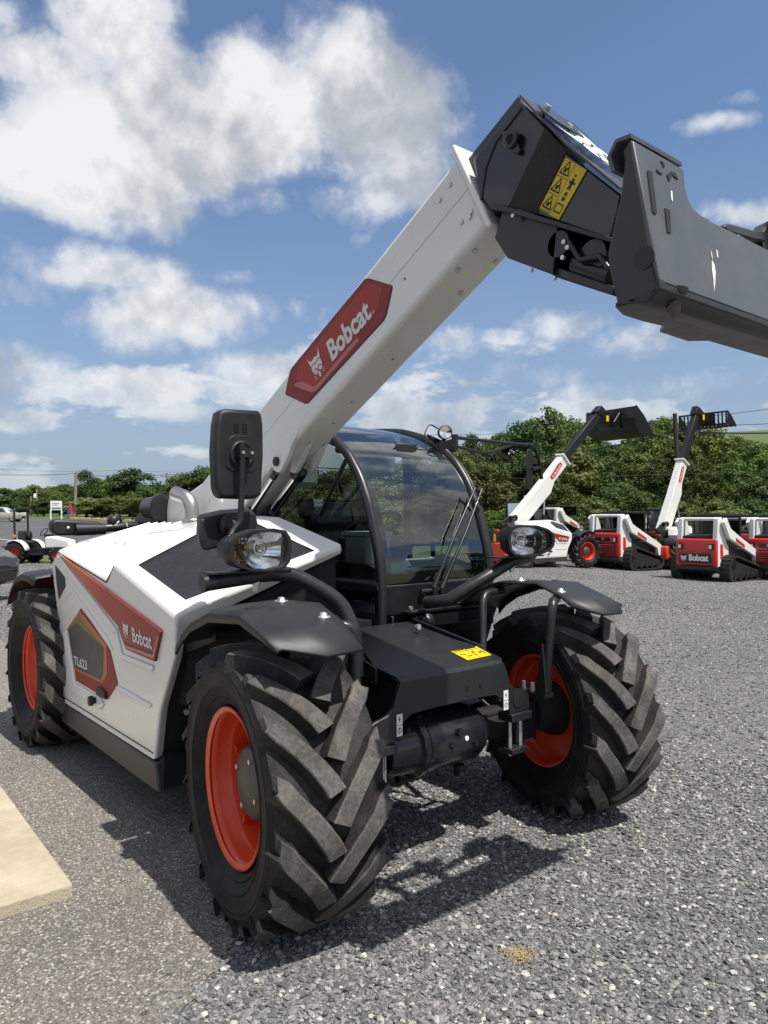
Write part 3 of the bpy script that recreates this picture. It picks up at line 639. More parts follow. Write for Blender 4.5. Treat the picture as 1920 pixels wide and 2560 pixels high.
# ---- exhaust
mb = MB(); mb.smooth = True
c = U(481, 1300, y=-.33); pth = smooth_path([c+V3(0, 0, -.1), c+V3(0, 0, .14), c+V3(-.16, -.06, .19)], 8, .45); mb.tube(pth, .048, 18, False); mb.tube(pth, .043, 18, False)
mb.lathe([(.066, 0), (.066, .012), (.05, .014)], c+V3(0, 0, -.005), (0, 0, 1), 20); mb.build('exhaust_pipe', 'steel', TH)
# ---- rear mirror on its bar, work lamp, tail bracket
Xr = -3.3
mb = MB(); a = U(262, 1320, x=Xr); b = U(345, 1313, x=Xr+.05)
mb.tube([U(200, 1324, x=Xr), a, b, b+V3(.3, .2, .0)], .034, 12)
rb = mb.build('rear_mirror_bar', 'satin', TH)
o1 = [(128, 1309), (132, 1301), (142, 1298), (240, 1303), (258, 1308), (258, 1328), (240, 1338), (150, 1339), (136, 1335), (129, 1325)]
mb = MB(); mb.prism([U(x, y, x=Xr) for x, y in o1], (-.10, 0, 0)); rm_ = mb.build('rear_mirror', 'plastic', TH, bevel=.02, bseg=3)
mb = MB(); c = U(171, 1320, x=Xr+.004); mb.lathe([(.0, .006), (.010, .006), (.014, .0)], c, (1, 0, 0), 18); mb.build('mirror_screw', 'zinc', rm_)
mb = MB(); mb.tube([U(188, 1324, x=Xr+.03), U(262, 1322, x=Xr+.03)], [.05, .045], 14); mb.build('mirror_shaft', 'plastic', rm_)
mb = MB(); c = U(287, 1303, x=Xr); mb.lathe([(.0, .04), (.045, .04), (.05, .02), (.05, -.03), (0, -.03)], c, (-1, -.4, 0), 20); mb.box(c+V3(0, 0, -.06), (.03, .03, .05)); mb.build('rear_work_lamp', 'plastic', TH)
mb = MB(); mb.tube([U(291, 1318, x=Xr+.04), U(293, 1307, x=Xr+.05), U(298, 1303, x=Xr+.05)], .006, 6); mb.tube([U(318, 1316, x=Xr+.1), U(316, 1307, x=Xr+.1)], .006, 6); mb.build('cable_tie', 'label', TH)
yb = -.26
mb = MB(); mb.prism([U(x, y, y=yb) for x, y in ((330, 1322), (338, 1295), (364, 1258), (376, 1255), (382, 1322))], (0, .05, 0))
c = U(388, 1272, y=-.2); mb.cyl(U(374, 1270, y=-.25), U(402, 1268, y=-.25), .085, seg=20); mb.cyl(U(402, 1268, y=-.25), U(408, 1268, y=-.25), .105, seg=20)
c = U(397, 1302, y=-.2); mb.cyl(c+V3(0, 0, -.06), c+V3(0, 0, .06), .06, seg=16); mb.build('boom_pivot_frame', 'black', TH, bevel=.004)
# ---- rear and front fenders
def fender(x0, sgn, prof, yo, yi, drop0):
    rows = []
    for n_, (x, z, k) in enumerate(prof):
        drop = drop0*min(1, .25+.28*(len(prof)-1-n_))
        rows.append([V3(x0+x, sgn*yo, z-drop), V3(x0+x, sgn*(yo-.004), z-drop*.4), V3(x0+x, sgn*(yo-.022), z-drop*.22), V3(x0+x, sgn*(yo-.15), z), V3(x0+x, sgn*(yi+.06), z+.006), V3(x0+x, sgn*yi, z+.002)])
    mb = MB(); mb.grid(rows, True); mb.cur = 0
    o = mb.build('fender', 'fender', TH, solid=.012)
    o.data.set_sharp_from_angle(angle=R(13)); return o
FP = [(-.52, 1.10, 0), (-.46, 1.16, 0), (-.36, 1.222, 0), (-.18, 1.285, 0), (.10, 1.296, 0), (.27, 1.236, 0), (.49, 1.155, 0)]
for s in (-1, 1):
    f = fender(0, s, FP, 1.10, .72, .062)
    # cut the front corners like the photographed flap
    me = f.data; n = len(me.vertices)
    for v in me.vertices[n-6:]:
        if abs(v.co.y) > 1.06: v.co.x -= .10; v.co.z += .03
        if abs(v.co.y) < .74: v.co.x -= .15; v.co.z += .035
    for (x, y, z) in ((-.08, .80, 1.302), (.22, .78, 1.262)):
        mb = MB(); mb.lathe([(.030, 0), (.030, .006), (.016, .008), (.016, .018), (.006, .022), (0, .022)], (x, s*y, z-.004), (.05, 0, 1), 14, cap=False); mb.build('fender_bolt', 'zinc', f)
    mb = MB(); mb.prism([V3(.0, s*.98, 1.290), V3(.12, s*.93, 1.288), V3(.13, s*.955, 1.286), V3(.0, s*1.03, 1.286)], (0, 0, .012)); mb.prism([V3(-.30, s*.80, 1.232), V3(-.02, s*.78, 1.298), V3(-.02, s*.805, 1.298), V3(-.30, s*.86, 1.232)], (0, 0, .008)); mb.build('fender_rib', 'fender', f, bevel=.006)
    mb = MB(); mb.tube(smooth_path([V3(.18, s*.80, 1.222), V3(.27, s*.645, 1.215), V3(.24, s*.64, .9), V3(.22, s*.66, .74)], 6, .32), .025, 10); mb.prism([V3(.235, s*.60, 1.0), V3(.26, s*.60, .74), V3(.20, s*.60, .70), V3(.19, s*.60, .74)], (0, s*.018, 0))
    mb.tube(smooth_path([V3(-.20, s*.78, 1.235), V3(-.19, s*.60, 1.23), V3(-.13, s*.54, 1.0), V3(-.10, s*.5, .9)], 6, .32), .022, 10); mb.box((.13, s*.66, .715), (.22, .10, .02)); mb.build('fender_bracket', 'satin', TH)
    mb = MB()
    for dx in (.06, .12, .18): mb.cyl((dx, s*.66, .725), (dx, s*.66, .765), .011, seg=6)
    mb.build('bracket_bolt', 'zinc', TH)
RP = [(.22, 1.25, 0), (.05, 1.275, 0), (-.14, 1.275, 0), (-.34, 1.225, 0), (-.50, 1.12, 0), (-.60, .99, 0)]
for s in (-1, 1): fender(-WB, s, RP, 1.12, .70, .07)
# ---- front frame plate and axle
def arc(c, r, a0, a1, n, x): return [V3(x, c[0]+r*math.cos(R(a0+(a1-a0)*k/n)), c[1]+r*math.sin(R(a0+(a1-a0)*k/n))) for k in range(n+1)]
xf = .20
half = [(.0, .925), (.345, .925), (.375, .86), (.385, .82), (.42, .785), (.50, .765), (.535, .74), (.54, .66), (.385, .655), (.375, .69), (.34, .735), (.28, .770), (.14, .775), (0, .775)]
mb = MB(); outl = [V3(xf, y, z) for y, z in half]+[V3(xf, -y, z) for y, z in reversed(half[1:-1])]
mb.prism(outl, (-.022, 0, 0))
mb.prism([V3(xf, -.345, .912), V3(xf, .345, .912), V3(xf-.02, .345, .94), V3(xf-.02, -.345, .94)], (-.012, 0, .006))
top = [V3(xf-.02, -.352, .944), V3(xf-.02, .352, .944), V3(.0, .385, .975), V3(-.16, .33, 1.005), V3(-.50, .30, 1.065), V3(-.50, -.10, 1.065), V3(-.12, -.30, 1.0), V3(.02, -.36, .972)]
mb.prism(top, (0, 0, -.025)); mb.prism([V3(.02, .37, .985), V3(-.52, .33, 1.085), V3(-.52, .33, 1.03), V3(.02, .37, .93)], (0, .014, 0)); mb.prism([V3(.08, -.385, .975), V3(-.05, -.39, 1.01), V3(-.16, -.37, 1.03), V3(-.16, -.37, .92), V3(.08, -.385, .90)], (0, -.012, 0))
mb.prism([V3(-.10, -.33, .98), V3(-.42, -.16, 1.07), V3(-.42, -.16, .92), V3(-.10, -.33, .88)], (0, -.012, 0))
mb.prism([V3(xf-.03, -.34, .91), V3(xf-.03, -.34, .72), V3(-.5, -.30, .72), V3(-.5, -.30, .95)], (0, .02, 0)); mb.prism([V3(xf-.03, .34, .91), V3(xf-.03, .34, .72), V3(-.5, .30, .72), V3(-.5, .30, .95)], (0, -.02, 0))
ff = mb.build('front_frame', 'satin', TH, bevel=.006)
mb = MB()
for s in (-1, 1): mb.lathe([(.047, 0), (.047, .0035), (0, .0035)], (xf+.0005, s*.455, .728), (1, 0, 0), 28, False)
for y, z in ((.08, .835), (.175, .836), (-.30, .70)): mb.lathe([(.012, 0), (.012, .003), (0, .003)], (xf+.0005, y, z), (1, 0, 0), 14, False)
mb.build('drilled_hole', 'void', ff)
def placard(name, o, ux, uy, mat, parent): mb = MB(); n = Vector(ux).cross(Vector(uy)).normalized()*.003; mb.prism([Vector(o)+n*.3, Vector(o)+n*.3+Vector(ux), Vector(o)+n*.3+Vector(ux)+Vector(uy), Vector(o)+n*.3+Vector(uy)], n); return mb.build(name, mat, parent), n*1.4
lb = []
for y in (-.375, .335):
    pl, n = placard('tie_down_label', V3(xf+.001, y, .685), V3(0, .034, 0), V3(0, 0, .098), 'label', TH)
    mb = MB(); o = V3(xf+.001, y, .685)+n
    mb.lathe([(.010, 0), (.013, .0004), (.013, -.0004), (.010, 0)], o+V3(0, .017, .025), (1, 0, 0), 14, False); mb.box(o+V3(0, .017, .049), (.0006, .030, .002)); mb.box(o+V3(0, .017, .075), (.0006, .016, .004)); mb.box(o+V3(0, .017, .075), (.0006, .004, .026)); mb.box(o+V3(0, .017, .028), (.0006, .004, .02)); mb.build('pictogram', 'ink', pl)
tn = (top[2]-top[1]).cross(V3(0, 1, 0)); tn = tn if tn.z > 0 else -tn; tn.normalize()
def ontop(px, py): return plane_hit(px, py, V3(xf-.02, 0, .946), V3(.13, 0, 1).normalized())
q4 = [ontop(*p) for p in ((1106, 1620), (1172, 1608), (1228, 1640), (1168, 1653))]
mb = MB(); mb.prism([p+V3(0, 0, .004) for p in q4], (0, 0, .003)); fl = mb.build('pinch_warning_label', 'yellow', TH)
def glyphs(mb, o, ux, uy, w=.03):
    """four cells of outline warning pictograms in a unit square"""
    def ln(a, b, ww=w):
        a = Vector((a[0], a[1], 0)); b = Vector((b[0], b[1], 0)); t = (b-a).normalized(); n = Vector((-t.y, t.x, 0))*ww/2
        put2d(mb, [a+n, a-n, b-n, b+n], [(0, 1, 2, 3)], o, ux, uy)
    ln((.0, .5), (1, .5), .015); ln((.5, 0), (.5, 1), .015)
    for cx in (.25, .75):
        for a, b in (((cx-.2, .58), (cx+.2, .58)), ((cx+.2, .58), (cx, .94)), ((cx, .94), (cx-.2, .58))): ln(a, b)
        ln((cx-.1, .64), (cx+.08, .64), .04); ln((cx-.02, .70), (cx+.06, .74), .03)
    ln((.08, .40), (.16, .30), .03); ln((.16, .30), (.24, .30), .03); ln((.24, .30), (.32, .14), .03); ln((.32, .14), (.42, .20), .03); ln((.14, .12), (.24, .12), .03)
    ln((.58, .12), (.58, .38), .03); ln((.58, .38), (.72, .38), .03); ln((.76, .26), (.88, .26), .04); ln((.76, .26), (.81, .33), .03); ln((.76, .26), (.81, .19), .03); ln((.93, .12), (.93, .40), .04)
mb = MB(); glyphs(mb, q4[3]+V3(0, 0, .0085), q4[2]-q4[3], q4[0]-q4[3]); mb.build('pictogram', 'ink', fl)
mb = MB(); mb.use('gloss'); mb.smooth = False
mb.lathe([(0, -.36), (.11, -.36), (.12, -.34), (.13, -.21), (.156, -.19), (.156, -.155), (.148, -.15), (.145, .20), (.125, .25), (.10, .28), (0, .28)], (.05, 0, .572), (0, 1, 0), 14, False)
mb.use('void')
mb.lathe([(.085, -.75), (.085, .75)], (0, 0, .56), (0, 1, 0), 16, True)
mb.box((.0, .42, .575), (.13, .30, .11)); mb.box((.0, -.50, .58), (.2, .16, .2)); mb.box((.04, .60, .56), (.16, .18, .22)); mb.box((.04, -.64, .56), (.16, .12, .22))
mb.cyl((.10, .12, .43), (.10, .12, .38), .03, seg=8)
mb.use('satin')
for s in (-1, 1):
    mb.box((.17, s*.46, .635), (.10, .155, .042)); mb.box((.155, s*.46, .455), (.10, .12, .03))
mb.use('zinc')
for s in (-1, 1):
    for dy in (-.04, .04): mb.cyl((.17, s*.46+dy, .43), (.17, s*.46+dy, .665), .011, seg=8)
ax = mb.build('front_axle', None, TH, bevel=.006)
for k in range(12):
    a_ = 2*PI*k/12+.2; c = V3(.05+.147*math.cos(a_), -.158, .572+.147*math.sin(a_))
    if a_ % (2*PI) < 2.2 or a_ % (2*PI) > 4.3: mb = MB(); mb.cyl(c, c+V3(0, .02, 0), .009, seg=6, smooth=False); mb.build('flange_bolt', 'satin', ax)
mb = MB(); mb.use('black'); mb.cyl((-.16, -.22, .56), (-.16, .22, .56), .04, seg=14); mb.use('chrome'); mb.cyl((-.16, -.5, .56), (-.16, .5, .56), .018, seg=10); mb.build('steering_cylinder', None, TH)
for s in (-1, 1):
    mb = MB(); mb.lathe([(.0, -.10), (.07, -.10), (.10, -.06), (.10, .06), (.07, .10), (0, .10)], (.0, s*.70, .56), (0, 0, 1), 14); mb.cyl((.0, s*.70, .42), (.0, s*.70, .70), .045, seg=10); mb.build('steering_knuckle', 'black', TH)
mb = MB()
for (y, z, r_) in ((-.02, .575, .019), (.14, .555, .013), (.03, .63, .02)): mb.lathe([(r_, 0), (r_*.9, .02), (0, .02)], (.186, y, z), (1, 0, 0), 6, False)
mb.build('axle_plug', 'black', ax)
mb = MB(); mb.lathe([(.012, 0), (.012, .003), (0, .003)], (.1925, .08, .59), (1, 0, .1), 16, False); mb.build('inspection_dot', 'label', ax)
for k, pth in enumerate(([V3(-.50, -.34, .95), V3(-.25, -.46, .85), V3(-.12, -.50, .70), V3(-.05, -.52, .60)], [V3(-.50, -.38, .90), V3(-.28, -.52, .78), V3(-.15, -.56, .64)], [V3(-.50, .36, .92), V3(-.22, .46, .80), V3(-.10, .52, .62), V3(.02, .55, .60)], [V3(-.45, .30, .70), V3(-.2, .38, .50), V3(.0, .42, .50)], [V3(-.45, -.2, .6), V3(-.2, -.1, .46), V3(.0, -.2, .40)])):
    mb = MB(); mb.tube(smooth_path(pth, 5, .4), .012, 8); mb.cyl(pth[-1], pth[-1]+(pth[-1]-pth[-2]).normalized()*.04, .017, seg=6); mb.build('hydraulic_hose', 'plastic', TH)
placard('data_plate', U(905, 1640, x=-.42), V3(0, .13, 0), V3(0, 0, .12), 'ink', TH)
mb = MB(); mb.lathe([(.085, -.9), (.085, .9)], (-WB, 0, .56), (0, 1, 0), 14, True); mb.box((-WB, 0, .56), (.3, .5, .34)); mb.build('rear_axle', 'void', TH)
mb = MB(); mb.box((-WB-.62, 0, .95), (.22, 1.3, .8)); mb.build('rear_panel', 'black', TH, bevel=.03)
mb = MB(); mb.box((-WB-.62, 0, .70), (.3, 1.9, .5)); mb.box((-WB-.55, 0, .45), (.3, 1.2, .3)); mb.build('counterweight', 'rim', TH, bevel=.06)
for s in (-1, 1):
    mb = MB(); mb.box((-WB-.74, s*.56, 1.33), (.09, .2, .11)); mb.build('tail_lamp', 'tail', TH, bevel=.015)
mb = MB(); vs, fs = text_mesh('Bobcat', .16, 0, .01); put2d(mb, vs, fs, V3(-WB-.733, .28, 1.16), V3(0, -1, 0), V3(0, 0, 1)); mb.build('rear_lettering', 'declight', TH)
mb = MB(); mb.box((-WB-.734, -.48, 1.10), (.004, .12, .26)); mb.build('rear_caution_label', 'yellow', TH)
# ---- cab
CY0, CY1 = .15, 1.05
AR = [(-.56, .98), (-.555, 1.28), (-.572, 1.44), (-.625, 1.61), (-.675, 1.76), (-.755, 1.91), (-.875, 2.055), (-1.0, 2.145), (-1.19, 2.235), (-1.45, 2.305), (-1.92, 2.345)]
def arcp(y, lo=0, hi=None, dx=0, dz_=0): return [V3(x+dx, y, z+dz_) for x, z in AR[lo:hi]]
mb = MB()
for y in (CY0, CY1): mb.tube(smooth_path(arcp(y), 3, .3), .031 if y == CY0 else .028, 10)
for y in (CY0, CY1): mb.tube([V3(-1.92, y, 2.33), V3(-1.98, y, 1.6), V3(-1.95, y, .9)], .04, 8); mb.tube([V3(-1.92, y, 2.32), V3(-1.94, (CY0+CY1)/2, 2.33)], .035, 8)
mb.tube([V3(-1.92, CY0, 2.33), V3(-1.92, CY1, 2.33)], .035, 8)
mb.tube([V3(-1.40, CY1, 2.30), V3(-1.36, CY1, 1.9), V3(-1.38, CY1, .9)], .035, 8); mb.tube([V3(-1.40, CY0, 1.2), V3(-1.93, CY0, 1.28)], .03, 8)
mb.tube([V3(-.55, CY0, 1.27), V3(-1.95, CY0, 1.25)], .04, 8); mb.tube([V3(-.55, CY1, 1.20), V3(-1.95, CY1, 1.20)], .03, 8)
mb.tube([U(865, 1150, y=CY0), U(800, 1290, y=CY0)], .014, 8)
# rain strip down the far post
mb.tube(smooth_path(arcp(CY1+.035, 1), 3, .3), .014, 6)
cab = mb.build('cab_frame', 'satin', TH)
mb = MB(); xb = -.545
mb.prism([V3(xb, CY0-.03, 1.275), V3(xb, CY1+.02, 1.275), V3(xb, CY1+.02, 1.13), V3(xb, CY1-.05, 1.10), V3(xb, CY0-.03, 1.10)], (-.04, 0, 0))
mb.prism([V3(xb-.02, CY0-.03, 1.12), V3(xb-.02, CY1-.02, 1.12), V3(xb-.05, CY1-.06, .60), V3(xb-.05, CY0-.03, .60)], (-1.3, 0, 0))
mb.box((xb+.03, .62, 1.115), (.06, .66, .022)); mb.box((xb+.025, .66, 1.055), (.05, .60, .075)); mb.box((xb+.02, .2, .95), (.03, .012, .3))
lower = mb.build('cab_lower_panel', 'black', TH, bevel=.008)
mb = MB(); c = U(1068, 1552, x=xb+.05); mb.lathe([(.0, .03), (.02, .035), (.026, .02), (.036, .02), (.044, .012), (.046, -.02)], c, (1, -.3, .1), 20); mb.build('horn_dish', 'satin', lower)
mb = MB()
for p in ((1025, 1520), (1115, 1508)): c = U(*p, x=xb+.06); mb.cyl(c, c+V3(.014, 0, 0), .012, seg=8)
c = U(1042, 1568, x=-.30); mb.cyl(c, c+V3(.02, 0, .004), .016, seg=10); mb.build('panel_bolt', 'zinc', lower)
def glass_loft(name, lo, hi, mat, y0=CY0+.03, y1=CY1-.03):
    prof = smooth_path(arcp(0, lo, hi), 4, .4); rows = [[V3(p.x, y0+(y1-y0)*k/8, p.z+.012*math.sin(PI*k/8)) for k in range(9)] for p in prof]
    mb = MB(); mb.grid(rows, True); return mb.build(name, mat, TH)
glass_loft('windscreen', 1, 8, 'glass'); M['roofglass'] = glassmat('blue_roof_glass', (.20, .28, .34), 1.5, 1.6); glass_loft('roof_glass', 7, 11, 'roofglass')
mb = MB()   # black printed edge just inside the screen, and the roof bars seen through the glass
for ya, yb_ in ((CY0+.03, CY0+.085), (CY1-.15, CY1-.03)):
    rows = [[V3(x-.010, ya, z-.006), V3(x-.010, yb_, z-.006)] for x, z in AR[1:9]]; mb.grid(rows)
mb.grid([[V3(-.568, CY0+.03, 1.28), V3(-.568, CY1-.03, 1.28)], [V3(-.575, CY0+.03, 1.335), V3(-.575, CY1-.03, 1.335)]])
mb.build('glass_border', 'ink', TH)
for k in range(5):
    x, z = -1.10-.16*k, 2.165+.03*k
    mb = MB(); mb.tube([V3(x, CY0+.04, z-.02), V3(x-.01, CY1-.04, z-.02)], .022, 8); mb.build('roof_bar', 'satin', TH)
mb = MB(); mb.tube([V3(-1.03, CY0+.03, 2.10), V3(-1.03, CY1-.03, 2.10)], .028, 8); mb.build('roof_cross_member', 'satin', TH)
def pane(name, pts): mb = MB(); mb.add(pts, [tuple(range(len(pts)))]); return mb.build(name, 'glasspane', TH)
pane('side_window', [V3(-.63, CY0-.005, 1.29), V3(-.66, CY0-.005, 1.62), V3(-.80, CY0-.005, 1.93), V3(-1.0, CY0-.005, 2.10), V3(-1.45, CY0-.005, 2.27), V3(-1.90, CY0-.005, 2.30), V3(-1.95, CY0-.005, 1.29)])
pane('door_window', [V3(-.60, CY1, 1.22), V3(-.70, CY1, 1.80), V3(-.86, CY1, 2.0), V3(-1.05, CY1, 2.14), V3(-1.38, CY1, 2.26), V3(-1.36, CY1, 1.22)])
pane('rear_window', [V3(-1.95, CY0+.05, 1.35), V3(-1.95, CY1-.05, 1.35), V3(-1.93, CY1-.05, 2.28), V3(-1.93, CY0+.05, 2.28)])
# inside: dash, console, wheel, seat
mb = MB()
rows = [[V3(-.60, .24, 1.325), V3(-.59, .40, 1.315), V3(-.59, .85, 1.315), V3(-.60, .99, 1.335)], [V3(-.72, .22, 1.37), V3(-.70, .40, 1.34), V3(-.70, .85, 1.34), V3(-.74, .99, 1.38)], [V3(-.95, .22, 1.43), V3(-.92, .42, 1.40), V3(-.92, .82, 1.40), V3(-.95, .99, 1.42)], [V3(-.96, .22, 1.25), V3(-.93, .42, 1.25), V3(-.93, .82, 1.25), V3(-.96, .99, 1.25)]]
mb.grid(rows); mb.box((-.88, .30, 1.47), (.20, .20, .17)); mb.box((-.89, .30, 1.568), (.24, .23, .03)); mb.box((-.66, .62, 1.348), (.07, .34, .016))
dsh = mb.build('dashboard', 'dash', TH, bevel=.015)
mb = MB()
for k in range(9): mb.box((-.655, .48+.035*k, 1.358), (.045, .009, .004), Matrix.Rotation(.5, 3, 'Z'))
mb.build('dash_vent', 'ink', dsh)
mb = MB(); c = V3(-1.10, .52, 1.60); axs = V3(-.55, 0, .85).normalized(); a = axs.cross(V3(0, 1, 0)).normalized()
ring = [c+(a*math.cos(2*PI*k/28)+V3(0, 1, 0)*math.sin(2*PI*k/28))*.19 for k in range(29)]
mb.tube(ring, .016, 8, False); mb.cyl(c-axs*.02, c-axs*.40, .05, seg=12); mb.box(c, (.05, .34, .03)); mb.box(c-V3(0, 0, .02), (.16, .12, .06)); mb.build('steering_wheel', 'plastic', TH)
mb = MB(); sx, sy = -1.52, .60
mb.prism([V3(sx+.35, sy-.26, 1.17), V3(sx+.38, sy-.26, 1.24), V3(sx+.32, sy-.26, 1.30), V3(sx-.1, sy-.26, 1.27), V3(sx-.12, sy-.26, 1.15)], (0, .52, 0))
mb.prism([V3(sx-.08, sy-.25, 1.24), V3(sx+.05, sy-.25, 1.30), V3(sx-.06, sy-.25, 1.72), V3(sx-.18, sy-.25, 1.74), V3(sx-.2, sy-.25, 1.3)], (0, .5, 0))
mb.prism([V3(sx-.08, sy-.32, 1.66), V3(sx-.09, sy-.33, 1.80), V3(sx-.16, sy-.33, 1.80), V3(sx-.17, sy-.30, 1.66)], (0, .64, 0))
mb.box((sx+.12, sy-.32, 1.36), (.34, .09, .10)); mb.box((sx+.12, sy+.32, 1.36), (.34, .09, .10)); mb.box((sx, sy, .98), (.5, .4, .34))
seat = mb.build('seat', 'seat', TH, bevel=.03)
xs = sx+.02
mb = MB(); quad_cat(mb, U(784, 1290, x=xs), U(815, 1290, x=xs), U(778, 1236, x=xs)); mb.build('cat_emblem', 'declight', seat)
mb = MB(); mb.cyl((-1.2, .30, 1.25), (-1.15, .30, 1.46), .018, seg=8); mb.cyl((-1.15, .30, 1.44), (-1.13, .30, 1.54), .03, .036, seg=10); mb.box((-1.25, .28, 1.32), (.4, .14, .14)); mb.build('joystick', 'plastic', TH, bevel=.01)
mb = MB(); mb.box((-1.93, .60, 1.05), (.06, .9, .62)); mb.build('cab_rear_wall', 'void', TH)
mb = MB(); c = U(1015, 1120, x=-.95); mb.box(c, (.03, .18, .07)); mb.build('inside_mirror', 'plastic', TH, bevel=.015)
mb = MB(); mb.box((-1.62, CY1-.10, 2.12), (.4, .08, .3)); mb.box((-1.85, .45, 2.0), (.10, .22, .2)); mb.build('roof_console', 'dash', TH, bevel=.03)
mb = MB(); mb.box((-.98, .92, 1.62), (.05, .16, .22), Matrix.Rotation(.3, 3, 'Z')); mb.tube([V3(-.98, .95, 1.3), V3(-.98, .94, 1.55)], .018, 8); mb.build('monitor', 'plastic', TH, bevel=.01)
mb = MB(); mb.box((-.88, .52, 1.47), (.16, .12, .12), Matrix.Rotation(.5, 3, 'Y')); mb.build('instrument_pod', 'plastic', TH, bevel=.02)
for k in range(3): mb = MB(); mb.tube([V3(-1.25, .93, 1.35), V3(-1.18+.05*k, .93-.03*k, 1.52)], .010, 6); mb.lathe([(0, -.02), (.018, 0), (0, .02)], (-1.18+.05*k, .93-.03*k, 1.54), (0, 0, 1), 10); mb.build('control_lever', 'plastic', TH)
mb = MB(); mb.box((-1.25, .95, 1.28), (.7, .14, .16)); mb.build('side_console', 'plastic', TH, bevel=.02)
mb = MB(); mb.prism([V3(-1.44, .58, 1.72), V3(-1.38, .64, 1.26), V3(-1.36, .64, 1.26), V3(-1.42, .58, 1.74)], (0, .05, 0)); mb.build('seat_belt', 'hub', seat)
mb = MB(); mb.tube([V3(-1.92, .20, 1.6), V3(-1.9, .30, 1.95), V3(-1.9, .8, 1.95), V3(-1.92, 1.0, 1.6)], .02, 8); mb.build('grab_rail', 'satin', TH)
# ---- wipers
xw = -.50
for k, (b, kink, tip) in enumerate((((1083, 1474), (1140, 1330), (1188, 1220)), ((1102, 1476), (1165, 1330), (1205, 1222)))):
    B = U(*b, x=-.52); K = U(*kink, x=-.55); T_ = U(*tip, x=-.64)
    mb = MB(); mb.tube([B, B.lerp(K, .3), K, T_], [.016, .012, .009, .007], 8); mb.tube([B+V3(.012, 0, -.03), B+V3(.012, 0, .02)], .02, 10); mb.build('wiper_arm', 'black', TH)
mb = MB(); a, b = U(1190, 1222, x=-.63), U(1200, 1250, x=-.62); mb.tube([a, b, b.lerp(U(1230, 1400, x=-.58), .1)], .008, 6); mb.tube([U(1052, 1480, x=-.52), U(1095, 1474, x=-.52)], .016, 8)
mb.tube(smooth_path([U(1052, 1481, x=-.50), U(1085, 1503, x=-.49), U(1120, 1500, x=-.49), U(1130, 1470, x=-.5)], 5, .4), .004, 6); mb.build('wiper_linkage', 'black', TH)
# ---- work lamp and far mirror on the far post
base = V3(-1.08, CY1, 2.20)
c = U(1112, 1081, x=-1.0)
mb = MB(); mb.use('plastic'); mb.lathe([(0, -.06), (.03, -.06), (.046, -.03), (.05, .0), (.05, .018), (.045, .02)], c, (.9, -.45, .0), 20); mb.use('lampglass')
mb.use('reflector'); mb.lathe([(.044, .012), (.0, .006)], c, (.9, -.45, 0), 20); mb.use('black'); mb.prism([c+V3(-.06, -.12, -.02), c+V3(-.06, .03, -.06), c+V3(-.05, .03, -.10), c+V3(-.05, -.10, -.05)], (.012, 0, .005))
mb.tube(smooth_path([c+V3(-.05, -.02, .03), c+V3(-.05, -.10, .06), c+V3(-.04, -.16, -.02), c+V3(-.02, -.15, -.12), U(1075, 1150, x=-.95)], 4, .4), .005, 6)
mb.tube([c+V3(-.03, 0, -.05), U(1120, 1125, x=-1.0), U(1138, 1122, x=-.95)], .025, 8); mb.build('work_lamp', None, TH)
xm = -.93; pv = U(1137, 1108, x=xm)
mb = MB(); mb.cyl(pv+V3(0, 0, -.05), pv+V3(0, 0, .06), .024, seg=12); mb.prism([pv+V3(0, -.02, .03), pv+V3(-.05, -.12, .0), pv+V3(-.05, -.10, -.08), pv+V3(0, -.02, -.04)], (.012, 0, 0))
mb.tube(smooth_path([pv+V3(0, 0, .04), U(1285, 1110, x=xm), U(1335, 1112, x=xm), U(1350, 1160, x=xm), U(1354, 1198, x=xm)], 6, .35), .013, 10)
mb.tube(smooth_path([pv+V3(0, 0, -.02), U(1215, 1135, x=xm), U(1280, 1112, x=xm)], 5, .3), .011, 10); mb.tube([U(1348, 1170, x=xm), U(1330, 1172, x=xm)], .013, 8); mb.build('far_mirror_arm', 'black', TH)
mb = MB(); P_ = [U(x, y, x=xm) for x, y in ((1318, 1122), (1325, 1119), (1331, 1128), (1332, 1205), (1329, 1219), (1322, 1222), (1316, 1212), (1314, 1150))]
q_ = P_[0]-CAM; q_.z = 0; mb.prism(P_, q_.normalized()*.17); mb.build('far_mirror', 'plastic', TH, bevel=.02, bseg=3)
